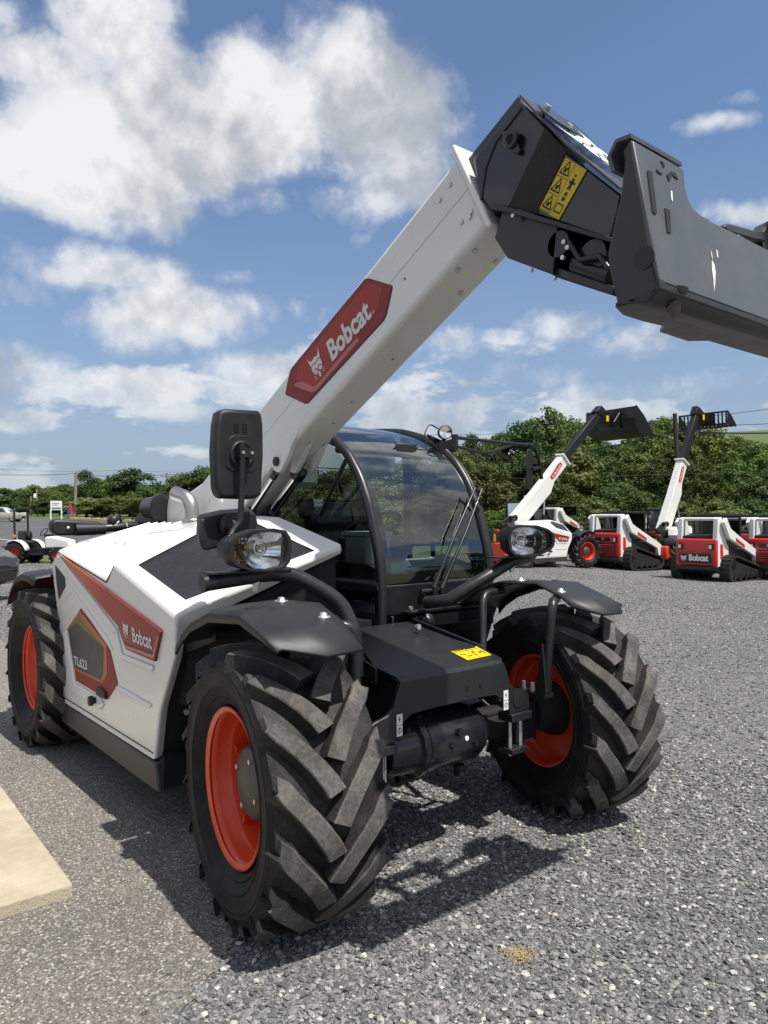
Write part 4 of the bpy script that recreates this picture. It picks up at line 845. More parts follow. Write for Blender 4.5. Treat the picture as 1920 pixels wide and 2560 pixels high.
# ---- lamp bars, headlamps, near mirrors
for s in (-1, 1):
    mb = MB(); mb.tube(smooth_path([V3(-.2, s*1.12, 1.39), V3(-.2, s*.70, 1.425), V3(-.10, s*.47, 1.28), V3(-.03, s*.43, 1.12), V3(-.02, s*.43, .93)], 6, .34) if s < 0 else
                      [V3(-.2, 1.0, 1.42), V3(-.2, .86, 1.405), V3(-.28, .42, 1.20), V3(-.45, .40, 1.17)], .037, 14); mb.box((-.2, s*.90, 1.432), (.10, .40, .008)); mb.build('lamp_bar', 'satin', TH)
    mb = MB(); mb.cyl((-.2, s*.86, 1.38), (-.2, s*.86, 1.34), .014, seg=8); mb.cyl((-.2, s*.86, 1.385), (-.2, s*.86, 1.37), .024, seg=10); mb.build('lamp_bolt', 'zinc', TH)
def headlamp(s):
    c = V3(-.10, s*.90, 1.525); yaw = -s*.0
    outline = [(-.175, .0), (-.170, .045), (-.13, .075), (-.05, .098), (.07, .102), (.135, .092), (.16, .06), (.165, 0), (.155, -.055), (.125, -.085), (.05, -.098), (-.06, -.088), (-.14, -.062), (-.168, -.03)]
    def ring(k, dx): return [c+V3(dx, -s*y*k*-1*-1 if False else s*-1*y*k*1, z*k) for y, z in outline]
    # narrow amber end points outward (towards s)
    def ring(k, dx): return [c+V3(dx*.8 if dx < 0 else dx, s*(-y)*k*.92, z*k*.96) for y, z in outline]
    fl = (lambda r_: list(reversed(r_))) if s < 0 else (lambda r_: r_)
    mb = MB(); mb.loft([fl(ring(.55, -.20)), fl(ring(.88, -.15)), fl(ring(1.0, -.03)), fl(ring(1.0, .02)), fl(ring(.97, .032)), fl(ring(.87, .032)), fl(ring(.85, .012)), fl(ring(.83, -.11))], True, True, True)
    h = mb.build('headlamp', 'plastic', TH); h.data.set_sharp_from_angle(angle=R(40))
    mb = MB(); 
    def rfl(cy, cz, ry, rz, n=20):
        rows = []
        for i in range(5):
            t = i/4; rows.append([c+V3(-.078+.088*t*t, s*(cy)+ry*.94*t*math.cos(2*PI*k/n)*1.0, cz+rz*t*math.sin(2*PI*k/n)) for k in range(n)])
        return rows
    mb.use('reflector'); mb.loft(rfl(-.038, 0, .128, .090), False, True, True); mb.use('steel'); mb.cyl(c+V3(-.07, s*-.03, .01), c+V3(-.03, s*-.03, .01), .010, seg=12); mb.use('reflector'); mb.lathe([(.03, 0), (.034, .006), (.026, .004)], c+V3(-.05, s*-.03, .01), (1, 0, 0), 18)
    mb.build('reflector', None, h)
    mb = MB(); rnd = random.Random(4)
    mb.use('reflector'); mb.add([c+V3(-.035, s*.046, -.076), c+V3(-.035, s*.142, -.050), c+V3(-.035, s*.142, .056), c+V3(-.035, s*.046, .082)], [(0, 1, 2, 3)])
    for i in range(5):
        for j in range(7):
            y, z = .05+.018*i, -.055+.018*j
            if y > .11 and abs(z) > .045: continue
            mb.use('amber' if s < 0 and (rnd.random() < (.75 if j >= 2 else .35)) else 'reflector'); p = c+V3(-.028, s*y, z); mb.lathe([(.010, 0), (.006, .007), (0, .009)], p, (1, rnd.uniform(-.6, .6), rnd.uniform(-.6, .6)), 5, False)
    mb.build('indicator', None, h)
    mb = MB(); r0_ = ring(.86, .014); cen = sum(r0_, V3(0, 0, 0))/len(r0_)+V3(.014, 0, 0); mb.add([*r0_, cen], [((i, (i+1) % len(r0_), len(r0_))) for i in range(len(r0_))], True); mb.build('lens', 'lampglass', h)
    if s > 0: h.matrix_world = Matrix.Translation(c) @ Matrix.Rotation(R(-22), 4, 'Z') @ Matrix.Translation(-c)
    return h
headlamp(-1); headlamp(1)
xn = -.22
def px_prism(name, pts, x, d, mat, bevel, seg=3, parent=TH): mb = MB(); mb.prism([U(a, b, x=x) for a, b in pts], d); return mb.build(name, mat, parent, bevel=bevel, bseg=seg)
mir = px_prism('near_mirror', [(548, 1030), (556, 1022), (570, 1021), (648, 1026), (656, 1032), (660, 1060), (661, 1140), (655, 1235), (648, 1245), (630, 1248), (560, 1246), (548, 1240), (542, 1220), (538, 1130), (542, 1060)], xn, (-.075, 0, 0), 'plastic', .03, 4)
px_prism('mirror_plate', [(570, 1098), (582, 1089), (625, 1090), (640, 1100), (645, 1135), (642, 1170), (630, 1180), (580, 1178), (566, 1168), (563, 1130)], xn+.001, (.003, 0, 0), 'plastic', .002, 2, mir)
mb = MB(); c = U(604, 1136, x=xn+.003); mb.lathe([(.062, 0), (.060, .012), (.05, .016), (.046, .010), (.03, .012)], c, (1, 0, 0), 28); mb.box(c+V3(.03, 0, .004), (.05, .07, .04)); mb.build('ball_joint', 'plastic', mir)
mb = MB()
for dy in (-.022, .022): mb.cyl(c+V3(.055, dy, .004), c+V3(.06, dy, .004), .008, seg=6)
mb.build('joint_screw', 'zinc', mir)
mb = MB()
for i in range(2):
    for j in range(7): mb.box(U(592+20*i, 1060+3.2*j, x=xn+.0015), (.003, .026, .0025))
mb.build('moulded_text_rows', 'ink', mir)
st = [U(604, 1105, x=xn+.045), U(606, 1150, x=xn+.045), U(602, 1285, x=xn+.04), U(600, 1305, x=xn+.04), U(580, 1330, x=xn+.04), U(574, 1348, x=xn+.06)]
mb = MB(); mb.tube(smooth_path(st, 5, .35), .0135, 12); mb.tube([st[-1]+V3(0, -.01, .01), st[-1]+V3(.05, .05, -.08)], .022, 10); mb.build('near_mirror_arm', 'plastic', TH)
m2 = px_prism('wide_angle_mirror', [(500, 1305), (506, 1296), (560, 1284), (625, 1279), (640, 1284), (645, 1310), (640, 1330), (560, 1368), (512, 1378), (503, 1370), (498, 1345)], xn-.10, (-.10, .03, .02), 'plastic', .035, 4)
mb = MB(); c = U(572, 1312, x=xn-.09); mb.lathe([(.05, 0), (.05, .015), (.038, .025), (.03, .025), (.026, .05), (0, .055)], c, (1, .1, -.2), 24); mb.build('ball_joint', 'plastic', m2)
# ---- boom
AL = R(27.3); BA, BN = V3(math.cos(AL), 0, math.sin(AL)), V3(-math.sin(AL), 0, math.cos(AL))
YN, YF = -.22, .03
cb, ct = U(1228, 576, y=YN), U(1130, 384, y=YN)
ct = cb+BN*(ct-cb).dot(BN); o_b = cb+BN*.035; HB = (ct-cb).dot(BN)-.07
mb = MB(); mb.prism([o_b, o_b+BN*HB, o_b+BN*HB-BA*4.05, o_b-BA*4.05+BN*.02], (0, YF-YN, 0)); boom = mb.build('boom', 'white', TH, bevel=.028, bseg=4)
mb = MB(); mb.prism([cb, ct, ct+V3(0, YF-YN, 0), cb+V3(0, YF-YN, 0)], BA*.03)
for v in mb.v[:]: pass
mb = MB(); e = V3(0, -.03, 0); f_ = V3(0, YF-YN+.03, 0); mb.prism([cb+e, ct+e, ct+f_, cb+f_], BA*.028); collar = mb.build('collar', 'white', boom, bevel=.008)
mb = MB()
for (a, b) in ((1125, 462), (1175, 543), (1154, 555), (1178, 530), (1100, 500)):
    p = U(a, b, y=YN-.001); mb.cyl(p, p+V3(0, -.008, 0), .012, seg=8)
for (s_, y) in ((-.14, -.17), (-.26, -.17), (-.38, -.05), (-.16, -.02)):
    p = o_b+BA*s_; p = V3(p.x, y, p.z); mb.cyl(p, p-BN*.008, .013, seg=8)
mb.build('wear_pad_bolt', 'zinc', boom)
mb = MB()
for (a, b) in ((1012, 697), (1100, 498), (880, 1005)): p = U(a, b, y=YN-.0012); mb.cyl(p, p+V3(0, -.001, 0), .006, seg=8)
for s_ in (-.9, -1.5, -2.0): p = o_b+BA*s_; p = V3(p.x, -.08, p.z); mb.cyl(p-BN*.0015, p-BN*.002, .006, seg=8)
mb.build('bleed_hole', 'ink', boom)
mb = MB(); p = o_b+BN*HB*.55; mb.prism([p+V3(0, -.0004, 0), p+BN*.006+V3(0, -.0004, 0), p+BN*.006-BA*3.6+V3(0, -.0004, 0), p-BA*3.6+V3(0, -.0004, 0)], (0, -.0025, 0)); mb.build('weld_line', 'white', boom, bevel=.001)
def bz(px, py, y=YN): return U(640+px/2.514, 600+py/2.514, y=y)
def bplate(name, pts, mat, out, parent): mb = MB(); mb.prism([bz(*p)+V3(0, .001, 0) for p in pts], (0, -out-.001, 0)); return mb.build(name, mat, parent)
bd = bplate('boom_decal', [(686, 246), (712, 242), (856, 286), (860, 300), (822, 470), (806, 505), (330, 1026), (312, 1030), (192, 974), (187, 962), (215, 830), (226, 805)], 'ink', .0035, TH)
bplate('red_field', [(688, 251), (712, 247), (851, 289), (855, 300), (818, 468), (802, 502), (328, 1021), (312, 1025), (197, 971), (192, 961), (220, 832), (230, 808)], 'deckred', .0045, bd)
M['midred'] = paint('bright_red_decal', (.34, .020, .010), .5, dirt=.05)
bplate('red_panel', [(700, 276), (716, 273), (795, 292), (798, 310), (775, 420), (760, 450), (385, 905), (372, 925), (268, 885), (258, 872), (268, 800), (280, 775)], 'midred', .0052, bd)
M['palered'] = paint('pale_decal_bevel', (.42, .13, .10), .34, dirt=.05)
bplate('bevel_stripe', [(246, 905), (290, 890), (372, 925), (390, 905), (640, 612), (655, 630), (385, 945), (355, 958), (245, 918)], 'palered', .0058, bd)
mb = MB(); quad_text(mb, 'Bobcat', bz(487, 768), bz(738, 484), bz(446, 648), V3(0, -.0068, 0), .034); quad_text(mb, 'o', bz(742, 468), bz(756, 452), bz(735, 452), V3(0, -.0068, 0), -.01); mb.build('lettering', 'declight', bd)
mb = MB(); quad_cat(mb, bz(378, 912), bz(458, 820), bz(320, 755), V3(0, -.0068, 0)); mb.build('cat_emblem', 'declight', bd)
# cylinder lugs under the boom, and the boom root
for k, y in enumerate((YN-.002, -.11, YF-.03)):
    mb = MB(); mb.prism([bz(a, b, y) for a, b in ((358, 1075), (330, 1085), (215, 1300), (205, 1345), (158, 1440), (138, 1462), (112, 1452), (60, 1345), (160, 1180), (260, 1060))], (0, .034, 0)) if k == 0 else mb.prism([p+V3(0, y-YN, 0) for p in (bz(358, 1075), bz(330, 1085), bz(215, 1300), bz(158, 1440), bz(138, 1462), bz(112, 1452), bz(160, 1180))], (0, .03, 0))
    mb.build('cylinder_lug', 'white', boom, bevel=.012)
mb = MB(); p = bz(130, 1392, YN-.004); mb.cyl(p, p+V3(0, -.012, 0), .028, seg=20); mb.build('pivot_pin', 'ink', boom)
mb = MB(); mb.prism([U(x, y, y=YN+.002) for x, y in ((428, 1236), (419, 1250), (414, 1300), (430, 1345), (560, 1345), (668, 1172), (640, 1120), (530, 1190), (470, 1232), (452, 1247), (440, 1246))], (0, YF-YN-.004, 0)); mb.build('boom_root', 'white', boom, bevel=.012)
for (a, b, y, r1, r2, c2) in (((690, 1182), (618, 1296), YN+.02, .017, .030, .8), ((752, 1178), (660, 1312), -.05, .033, .052, .72)):
    A, B = U(*a, y=y), U(*b, y=y); mb = MB(); mb.use('chrome'); mb.cyl(A, B, r1, seg=16); mb.use('black'); mb.cyl(A, A.lerp(B, .10), r1*1.35, seg=14); mb.cyl(A.lerp(B, c2), B+(B-A)*.6, r2, seg=14); mb.build('lift_cylinder', None, TH)
# ---- boom head
YH = -.24; W_H = .30
def hz(px, py, y=YH): return U(px, py, y=y)
mb = MB(); mb.prism([hz(*p) for p in ((1300, 250), (1184, 398), (1190, 440), (1201, 492), (1221, 516), (1273, 518), (1364, 319))], (0, W_H, 0))
ya = YH+.075
mb.add([hz(1364, 319), hz(1273, 518), hz(1342, 536, ya), hz(1414, 380, ya)], [(0, 1, 2, 3)]); mb.prism([hz(1414, 380, ya), hz(1342, 536, ya), hz(1526, 598, ya), hz(1553, 488, ya)], (0, W_H-.08, 0))
mb.prism([o_b+BN*.03+V3(0, .03, 0), o_b+BN*(HB-.03)+V3(0, .03, 0), o_b+BN*(HB-.03)+V3(0, YF-YN-.03, 0), o_b+BN*.03+V3(0, YF-YN-.03, 0)], BA*.35)
head = mb.build('boom_head', 'gloss', TH, bevel=.006)
tn0, tn1, tnm = hz(1298, 243, YH-.03), hz(1550, 476, YH-.03), hz(1416, 366, YH-.03)
wv = V3(0, W_H+.06, 0)
mb = MB(); mb.prism([tn0, tnm, tn1, tn1+wv, tnm+wv, tn0+wv], (0, 0, .014)); tp = mb.build('head_top_plate', 'gloss', TH, bevel=.003)
tnn = (tn1-tn0).cross(wv).normalized(); tnn = tnn if tnn.z > 0 else -tnn
def onplate(px, py): return plane_hit(px, py, tn0+V3(0, 0, .014)+tnn*.008, tnn)
mb = MB(); quad_cat(mb, onplate(1548, 440), onplate(1600, 446), onplate(1378, 305)); mb.build('cat_emblem', 'declight', tp)
mb = MB()
for p in ((1364, 275), (1418, 322)): c = onplate(*p); mb.cyl(c-tnn*.01, c+tnn*.02, .014, seg=8)
mb.build('plate_bolt', 'zinc', tp)
mb = MB(); c = onplate(1395, 300); mb.lathe([(.095, 0), (.095, .006), (0, .006)], c, tnn, 30, False); mb.build('cover_disc', 'gloss', tp)
mb = MB(); mb.prism([hz(1219, 512, YH-.02), hz(1232, 507, YH-.02), hz(1280, 520, YH-.02), hz(1530, 594, YH-.02), hz(1528, 606, YH-.02), hz(1278, 533, YH-.02), hz(1225, 522, YH-.02)], (0, W_H, 0)); mb.build('head_rail', 'satin', TH, bevel=.003)
mb = MB(); mb.prism([hz(*p, YH+.02) for p in ((1255, 526), (1236, 595), (1268, 645), (1382, 687), (1395, 560), (1300, 520))], (0, .24, 0)); mb.prism([hz(*p, YH+.04) for p in ((1382, 687), (1532, 739), (1534, 715), (1385, 665))], (0, .2, 0)); mb.prism([hz(*p, YH+.16) for p in ((1380, 690), (1532, 739), (1528, 600), (1390, 555))], (0, .03, 0))
mb.cyl(hz(1395, 610, YH+.02), hz(1395, 610, YH+.02)+V3(0, .22, 0), .05, seg=16); mb.cyl(hz(1440, 660, YH+.05), hz(1530, 690, YH+.05), .035, seg=14); mb.cyl(hz(1480, 640, YH+.02), hz(1480, 640, YH+.02)+V3(0, .2, 0), .06, seg=18)
mb.tube([hz(1420, 600, YH), hz(1450, 650, YH), hz(1500, 640, YH), hz(1520, 670, YH)], .012, 8); mb.build('tilt_linkage', 'black', TH, bevel=.004)
mb = MB()
for p in ((1286, 540), (1413, 606), (1410, 645), (1422, 620), (1330, 676), (1388, 696)): c = hz(*p, YH-.005); mb.cyl(c, c+V3(0, -.012, 0), .009, seg=8)
mb.build('linkage_bolt', 'zinc', TH)
mb = MB(); mb.prism([hz(*p) for p in ((1262, 335), (1272, 331), (1292, 340), (1308, 378), (1302, 388), (1288, 385), (1268, 360))], (0, -.02, 0)); c = hz(1279, 350, YH-.02); mb.lathe([(.035, 0), (.035, .012), (.018, .012), (.018, 0), (0, 0)], c, (0, -1, 0), 20); mb.build('pin_retainer', 'black', head, bevel=.004)
mb = MB(); mb.tube([hz(1304, 270, YH-.001), hz(1240, 355, YH-.001), hz(1214, 420, YH-.001), hz(1203, 500, YH-.001)], .006, 6); mb.build('weld_bead', 'satin', head)
ql = [hz(*p, ya-.002) for p in ((1416, 394), (1468, 425), (1398, 550), (1349, 523))]
mb = MB(); mb.prism(ql, (0, -.003, 0)); wl = mb.build('boom_warning_label', 'yellow', TH)
mb = MB(); o, ux, uy = ql[3]+V3(0, -.0045, 0), ql[2]-ql[3], ql[0]-ql[3]
def seg2(a, b, w):
    a = Vector((*a, 0)); b = Vector((*b, 0)); t = (b-a).normalized(); n = Vector((-t.y, t.x, 0))*w/2; put2d(mb, [a+n, a-n, b-n, b+n], [(0, 1, 2, 3)], o, ux, uy)
for k in range(3):
    z0 = .03+.325*k
    for a, b in (((.06, z0+.05), (.46, z0+.05)), ((.46, z0+.05), (.26, z0+.29)), ((.26, z0+.29), (.06, z0+.05))): seg2(a, b, .03)
    seg2((.2, z0+.09), (.33, z0+.17), .05); seg2((.2, z0+.16), (.3, z0+.10), .04); seg2((.02, z0-.01), (.5, z0-.01), .012)
seg2((.52, .02), (.52, .98), .012)
for a, b in (((.6, .1), (.9, .1)), ((.9, .1), (.9, .25)), ((.9, .25), (.6, .25)), ((.6, .25), (.6, .1))): seg2(a, b, .025)
seg2((.75, .32), (.75, .48), .035); seg2((.75, .48), (.68, .43), .03); seg2((.75, .48), (.82, .43), .03); seg2((.75, .32), (.68, .37), .03); seg2((.75, .32), (.82, .37), .03)
seg2((.75, .55), (.75, .74), .10); seg2((.62, .66), (.9, .66), .04); seg2((.75, .77), (.75, .82), .07); seg2((.70, .52), (.70, .58), .04); seg2((.80, .52), (.80, .58), .04)
mb.build('pictogram', 'ink', wl)
# ---- quick coupler plate
YE = -.62; YC = .0; M['coupler'] = paint('worn_blue_grey_steel_paint', (.060, .070, .082), .42, dirt=.35, dirtc=(.16, .165, .165), nscale=5, coat=.1)
def ez(px, py, y=YE): return U(px, py, y=y)
mb = MB(); mb.prism([ez(*p) for p in ((1577, 344), (1560, 372), (1556, 380), (1561, 399), (1557, 440), (1551, 494), (1520, 632), (1522, 667), (1543, 759), (1617, 754), (1649, 721), (1649, 700), (1625, 624), (1588, 409), (1584, 396))], (0, .03, 0))
qc = mb.build('quick_coupler', 'black', TH, bevel=.004)
pt, pb = ez(1582, 350), ez(1649, 702); pn = (pb-pt).cross(V3(0, 1, 0)).normalized(); pn = pn if pn.x > 0 else -pn
def onp(px, py, d=0): return plane_hit(px, py, pt+pn*d, pn)
nearp = [onp(1582, 350), onp(1588, 409), onp(1625, 624), onp(1649, 702)]
edge = [onp(1710, 424), onp(1713, 466), onp(1722, 500), onp(1735, 523), onp(1760, 543), onp(1785, 557)]
slope_p = onp(1915, 624); bl = onp(1649, 702); 
def mir_(p): return V3(p.x, 2*YC-p.y, p.z)
topn = [onp(1582, 350)]+edge
if slope_p.y < YC-.02: topn.append(slope_p)
poly = topn+[mir_(p) for p in reversed(topn)]+[mir_(bl), bl]
mb = MB(); mb.prism(poly, -pn*.02); mb.build('coupler_plate', 'coupler', qc, bevel=.004)
# folded top lips
for sgn in (0, 1):
    a, b = onp(1577, 338), onp(1712, 418); r_ = [a, a+(-pn*.05)+V3(0, 0, .012), a-pn*.075-V3(0, 0, .02), a-pn*.06-V3(0, 0, .07)]; w_ = V3(0, edge[0].y-nearp[0].y, 0)
    if sgn: r_ = [mir_(p) for p in r_]; w_ = -w_
    mb = MB(); mb.grid([[p, p+w_] for p in r_]); mb.build('coupler_lip', 'coupler', qc, solid=.012)
# lower channel
a0, a1, a2, a3 = ez(1649, 703), ez(1650, 722), ez(1617, 755), ez(1541, 763)
full = V3(0, 2*(YC-YE), 0)
mb = MB(); mb.prism([a0, a1, a2, a3, a3+V3(0, 0, .014), a2+V3(-.01, 0, .02), a1+V3(-.02, 0, .01), a0+V3(-.02, 0, 0)], full); mb.build('coupler_sill', 'satin', qc, bevel=.004)
zb = a3.z-.004; und = [U(x, y, z=zb) for x, y in ((1539, 768), (1557, 787), (1606, 803), (1661, 816), (1650, 830), (1720, 853), (1771, 852), (1918, 895))]
e_ = und[-1]; mb = MB(); mb.prism([V3(a2.x-.02, a2.y+.02, zb), *und, V3(e_.x+.1, e_.y+.25, zb), V3(a2.x-.02, e_.y+.3, zb)], (0, 0, .012)); mb.build('coupler_lower_lip', 'satin', qc)
mb = MB(); mb.use('void')
for pts in (((1617, 428), (1622, 427), (1629, 432), (1641, 534), (1637, 537), (1630, 530)), ((1661, 521), (1674, 527), (1676, 584), (1667, 581)), ((1640, 424), (1655, 435), (1652, 437), (1641, 430)), ((1650, 403), (1658, 407), (1661, 418), (1657, 419), (1656, 411)), ((1666, 438), (1676, 429), (1688, 434), (1694, 450), (1686, 444), (1680, 437), (1672, 455))):
    mb.prism([onp(*p, .0005) for p in pts], pn*.0025)
mb.build('coupler_slot', None, qc)
mb = MB(); mb.use('label')
for pts in (((1676, 476), (1680, 480), (1681, 505), (1678, 500)), ((1776, 625), (1779, 635), (1781, 650), (1778, 640)), ((1790, 623), (1793, 628), (1795, 646), (1792, 642)), ((1779, 650), (1785, 662), (1788, 680), (1787, 705), (1785, 728), (1783, 700), (1780, 680))):
    mb.prism([onp(*p, .0006) for p in pts], pn*.0015)
mb.build('bare_metal_scratch', None, qc)
mb = MB(); c = ez(1685, 735, YE+.12); mb.lathe([(.040, .012), (.036, -.0), (.02, -.004), (.019, -.05), (.0, -.075)], c, (0, .05, 1), 20); mb.build('locking_wedge', 'hub', qc)
mb = MB(); mb.lathe([(.033, 0), (.033, -.003), (0, -.003)], ez(1611, 645), (0, 1, 0), 24, False); mb.build('end_plate_hole', 'ink', qc)
lv = [onp(*p, -.04) for p in ((1811, 566), (1815, 558), (1824, 558), (1885, 575), (1915, 578), (1915, 604), (1880, 597), (1824, 580))]
mb = MB(); mb.prism(lv, -pn*.03); mb.prism([onp(*p, -.05) for p in ((1906, 580), (1925, 550), (1960, 560), (1960, 640), (1912, 626))], -pn*.06); mb.build('lock_lever', 'satin', qc, bevel=.006)
mb = MB(); a = V3(nearp[0].x-.10, YC-.20, hz(1535, 680).z); mb.box(a, (.2, .05, .2)); mb.box(a+V3(0, .24, 0), (.2, .05, .2)); mb.cyl(a+V3(-.06, -.1, .03), a+V3(-.06, .34, .03), .035, seg=14); mb.build('coupler_hinge', 'black', qc, bevel=.006)
# ---- every bolt, hole, slot and scratch an object of its own
def explode(o):
    me = o.data; bm = bmesh.new(); bm.from_mesh(me); bmesh.ops.remove_doubles(bm, verts=bm.verts, dist=1e-5); bm.verts.ensure_lookup_table()
    seen = {}; k = 0
    for v in bm.verts:
        if v.index in seen: continue
        st = [v]; seen[v.index] = k
        while st:
            for e in st.pop().link_edges:
                for q in e.verts:
                    if q.index not in seen: seen[q.index] = k; st.append(q)
        k += 1
    vs = [v.co.copy() for v in bm.verts]; fs = [([v.index for v in f.verts], f.material_index) for f in bm.faces]; bm.free()
    if k < 2: return
    for i in range(k):
        ids = [j for j in range(len(vs)) if seen[j] == i]; mp = {j: n for n, j in enumerate(ids)}; F_ = [[mp[j] for j in f] for f, _ in fs if seen[f[0]] == i]
        m2 = D.meshes.new(me.name); m2.from_pydata([vs[j] for j in ids], [], F_); m2.update()
        for q in me.materials: m2.materials.append(q)
        m2.polygons.foreach_set('use_smooth', [False]*len(F_)); p = D.objects.new(o.name.split('.')[0], m2); COL.objects.link(p); p.parent = o.parent; p.matrix_local = o.matrix_local
        for md in o.modifiers:
            q = p.modifiers.new(md.name, md.type)
            if md.type == 'BEVEL': q.width, q.segments, q.limit_method, q.angle_limit = md.width, md.segments, md.limit_method, md.angle_limit
    D.objects.remove(o)
for o in list(D.objects):
    if o.type == 'MESH' and o.name.split('.')[0] in ('drilled_hole', 'bare_metal_scratch', 'axle_plug', 'wear_pad_bolt', 'arch_bolt', 'linkage_bolt', 'bracket_bolt', 'plate_bolt', 'panel_bolt', 'joint_screw', 'coupler_slot', 'bleed_hole', 'fender_rib', 'cable_tie'): explode(o)
# ------------------------------------------------------------------ trees and shrubs
def leaf_mat(name, dark, mid, light):
    m, nt, b = nmat(name); A = N(nt, 'ShaderNodeAttribute'); A.attribute_name = 'leaf'
    v = objco(nt); f = noise(nt, v, .55, 4, .6)
    oi = N(nt, 'ShaderNodeObjectInfo')
    t = mth(nt, 'ADD', mth(nt, 'MULTIPLY', A.outputs['Fac'], .55), mth(nt, 'MULTIPLY_ADD', f, .9, -.2))
    c = ramp(nt, t, [(.1, col(*dark)), (.5, col(*mid)), (.95, col(*light))]).outputs[0]
    hs = N(nt, 'ShaderNodeHueSaturation'); L(nt, c, hs.inputs['Color']); L(nt, mth(nt, 'MULTIPLY_ADD', oi.outputs['Random'], .06, .468), hs.inputs['Hue']); L(nt, mth(nt, 'MULTIPLY_ADD', mth(nt, 'FRACT', mth(nt, 'MULTIPLY', oi.outputs['Random'], 7.3)), .75, .62), hs.inputs['Value'])
    L(nt, hs.outputs[0], b.inputs['Base Color']); b.inputs['Roughness'].default_value = .6; b.inputs['Specular IOR Level'].default_value = .25
    tr = N(nt, 'ShaderNodeBsdfTranslucent'); L(nt, hs.outputs[0], tr.inputs[0]); mx = N(nt, 'ShaderNodeMixShader'); mx.inputs[0].default_value = .3
    L(nt, b.outputs[0], mx.inputs[1]); L(nt, tr.outputs[0], mx.inputs[2]); L(nt, mx.outputs[0], nt.nodes['Material Output'].inputs[0]); return m
M['leafA'] = leaf_mat('oak_leaves', (.022, .044, .010), (.085, .130, .030), (.190, .235, .058))
M['leafB'] = leaf_mat('pale_leaves', (.048, .070, .020), (.120, .155, .042), (.220, .240, .072))
M['leafC'] = leaf_mat('dark_leaves', (.016, .034, .010), (.056, .094, .024), (.125, .170, .044))
M['bark'] = paint('rough_bark', (.075, .058, .042), .9, dirt=.4, dirtc=(.12, .11, .09), nscale=3)
def crown_mesh(seed, nclump, per, shape, leaf, mat):
    """leaf-sized faces in clumps spread through an unevenly lobed crown; unit height, base at z = 0"""
    g = np.random.default_rng(seed); V = []; att = []
    k = 0; C = []
    while len(C) < nclump:
        p = g.uniform(-1, 1, 3); r_ = np.linalg.norm(p)
        if r_ > 1 or r_ < .30: continue
        z = .56+.44*p[2]*1.0; w = shape(z)*(1+.35*math.sin(3*math.atan2(p[1], p[0])+seed)*.5)
        C.append((p[0]*w, p[1]*w, z, g.uniform(.07, .135)*(.8+.4*r_)))
    for (cx, cy, cz, cr) in C:
        n = int(per*(cr/.1)**2); q = g.normal(0, 1, (n, 3)); q /= np.linalg.norm(q, axis=1)[:, None]; q *= (g.random(n)**.45)[:, None]*cr
        q[:, 2] *= .62; ctr = np.array([cx, cy, cz])+q
        nrm = q/(np.linalg.norm(q, axis=1)[:, None]+1e-6)+g.normal(0, .6, (n, 3))+np.array([0, 0, .5]); nrm /= np.linalg.norm(nrm, axis=1)[:, None]
        a = np.cross(nrm, g.normal(0, 1, (n, 3))); a /= np.linalg.norm(a, axis=1)[:, None]; b = np.cross(nrm, a)
        s = leaf*g.uniform(.6, 1.35, n)[:, None]
        V.append(np.stack([ctr+a*s, ctr+b*s*.62, ctr-a*s, ctr-b*s*.62], 1)); att.append(np.clip(g.normal(.5, .22)+g.normal(0, .18, n), 0, 1))
    V = np.concatenate(V).reshape(-1, 3); att = np.concatenate(att); nf = len(att)
    me = D.meshes.new('crown'); me.vertices.add(nf*4); me.vertices.foreach_set('co', V.reshape(-1).astype(np.float32))
    me.loops.add(nf*4); me.loops.foreach_set('vertex_index', np.arange(nf*4, dtype=np.int32)); me.polygons.add(nf); me.polygons.foreach_set('loop_start', (np.arange(nf)*4).astype(np.int32))
    me.update(calc_edges=True); a_ = me.attributes.new('leaf', 'FLOAT', 'FACE'); a_.data.foreach_set('value', att.astype(np.float32)); me.materials.append(M[mat]); me.validate(); return me
def trunk_mesh(seed, bare=.3):
    rnd = random.Random(seed); mb = MB(); mb.smooth = True
    p = [V3(0, 0, -.08), V3(.004, 0, bare*.6), V3(rnd.uniform(-.02, .02), rnd.uniform(-.02, .02), .55), V3(rnd.uniform(-.03, .03), rnd.uniform(-.03, .03), .85)]
    mb.tube(p, [.030, .022, .014, .004], 8)
    for k in range(9):
        z = rnd.uniform(bare*.7, .72); a = rnd.uniform(0, 2*PI); l = rnd.uniform(.14, .27)
        mb.tube([V3(0, 0, z), V3(math.cos(a)*l*.5, math.sin(a)*l*.5, z+l*.35), V3(math.cos(a)*l, math.sin(a)*l, z+l*.8)], [.011, .007, .002], 6)
    o = mb.build('trunk', 'bark'); me = o.data; D.objects.remove(o); return me
rnd_ = lambda z: .40*math.sqrt(max(.03, 1-((z-.55)/.47)**2))
tall_ = lambda z: .27*math.sqrt(max(.03, 1-((z-.55)/.48)**2))
cone_ = lambda z: .26*max(.08, 1.08-z)
bush_ = lambda z: .62*math.sqrt(max(.03, 1-((z-.45)/.6)**2))
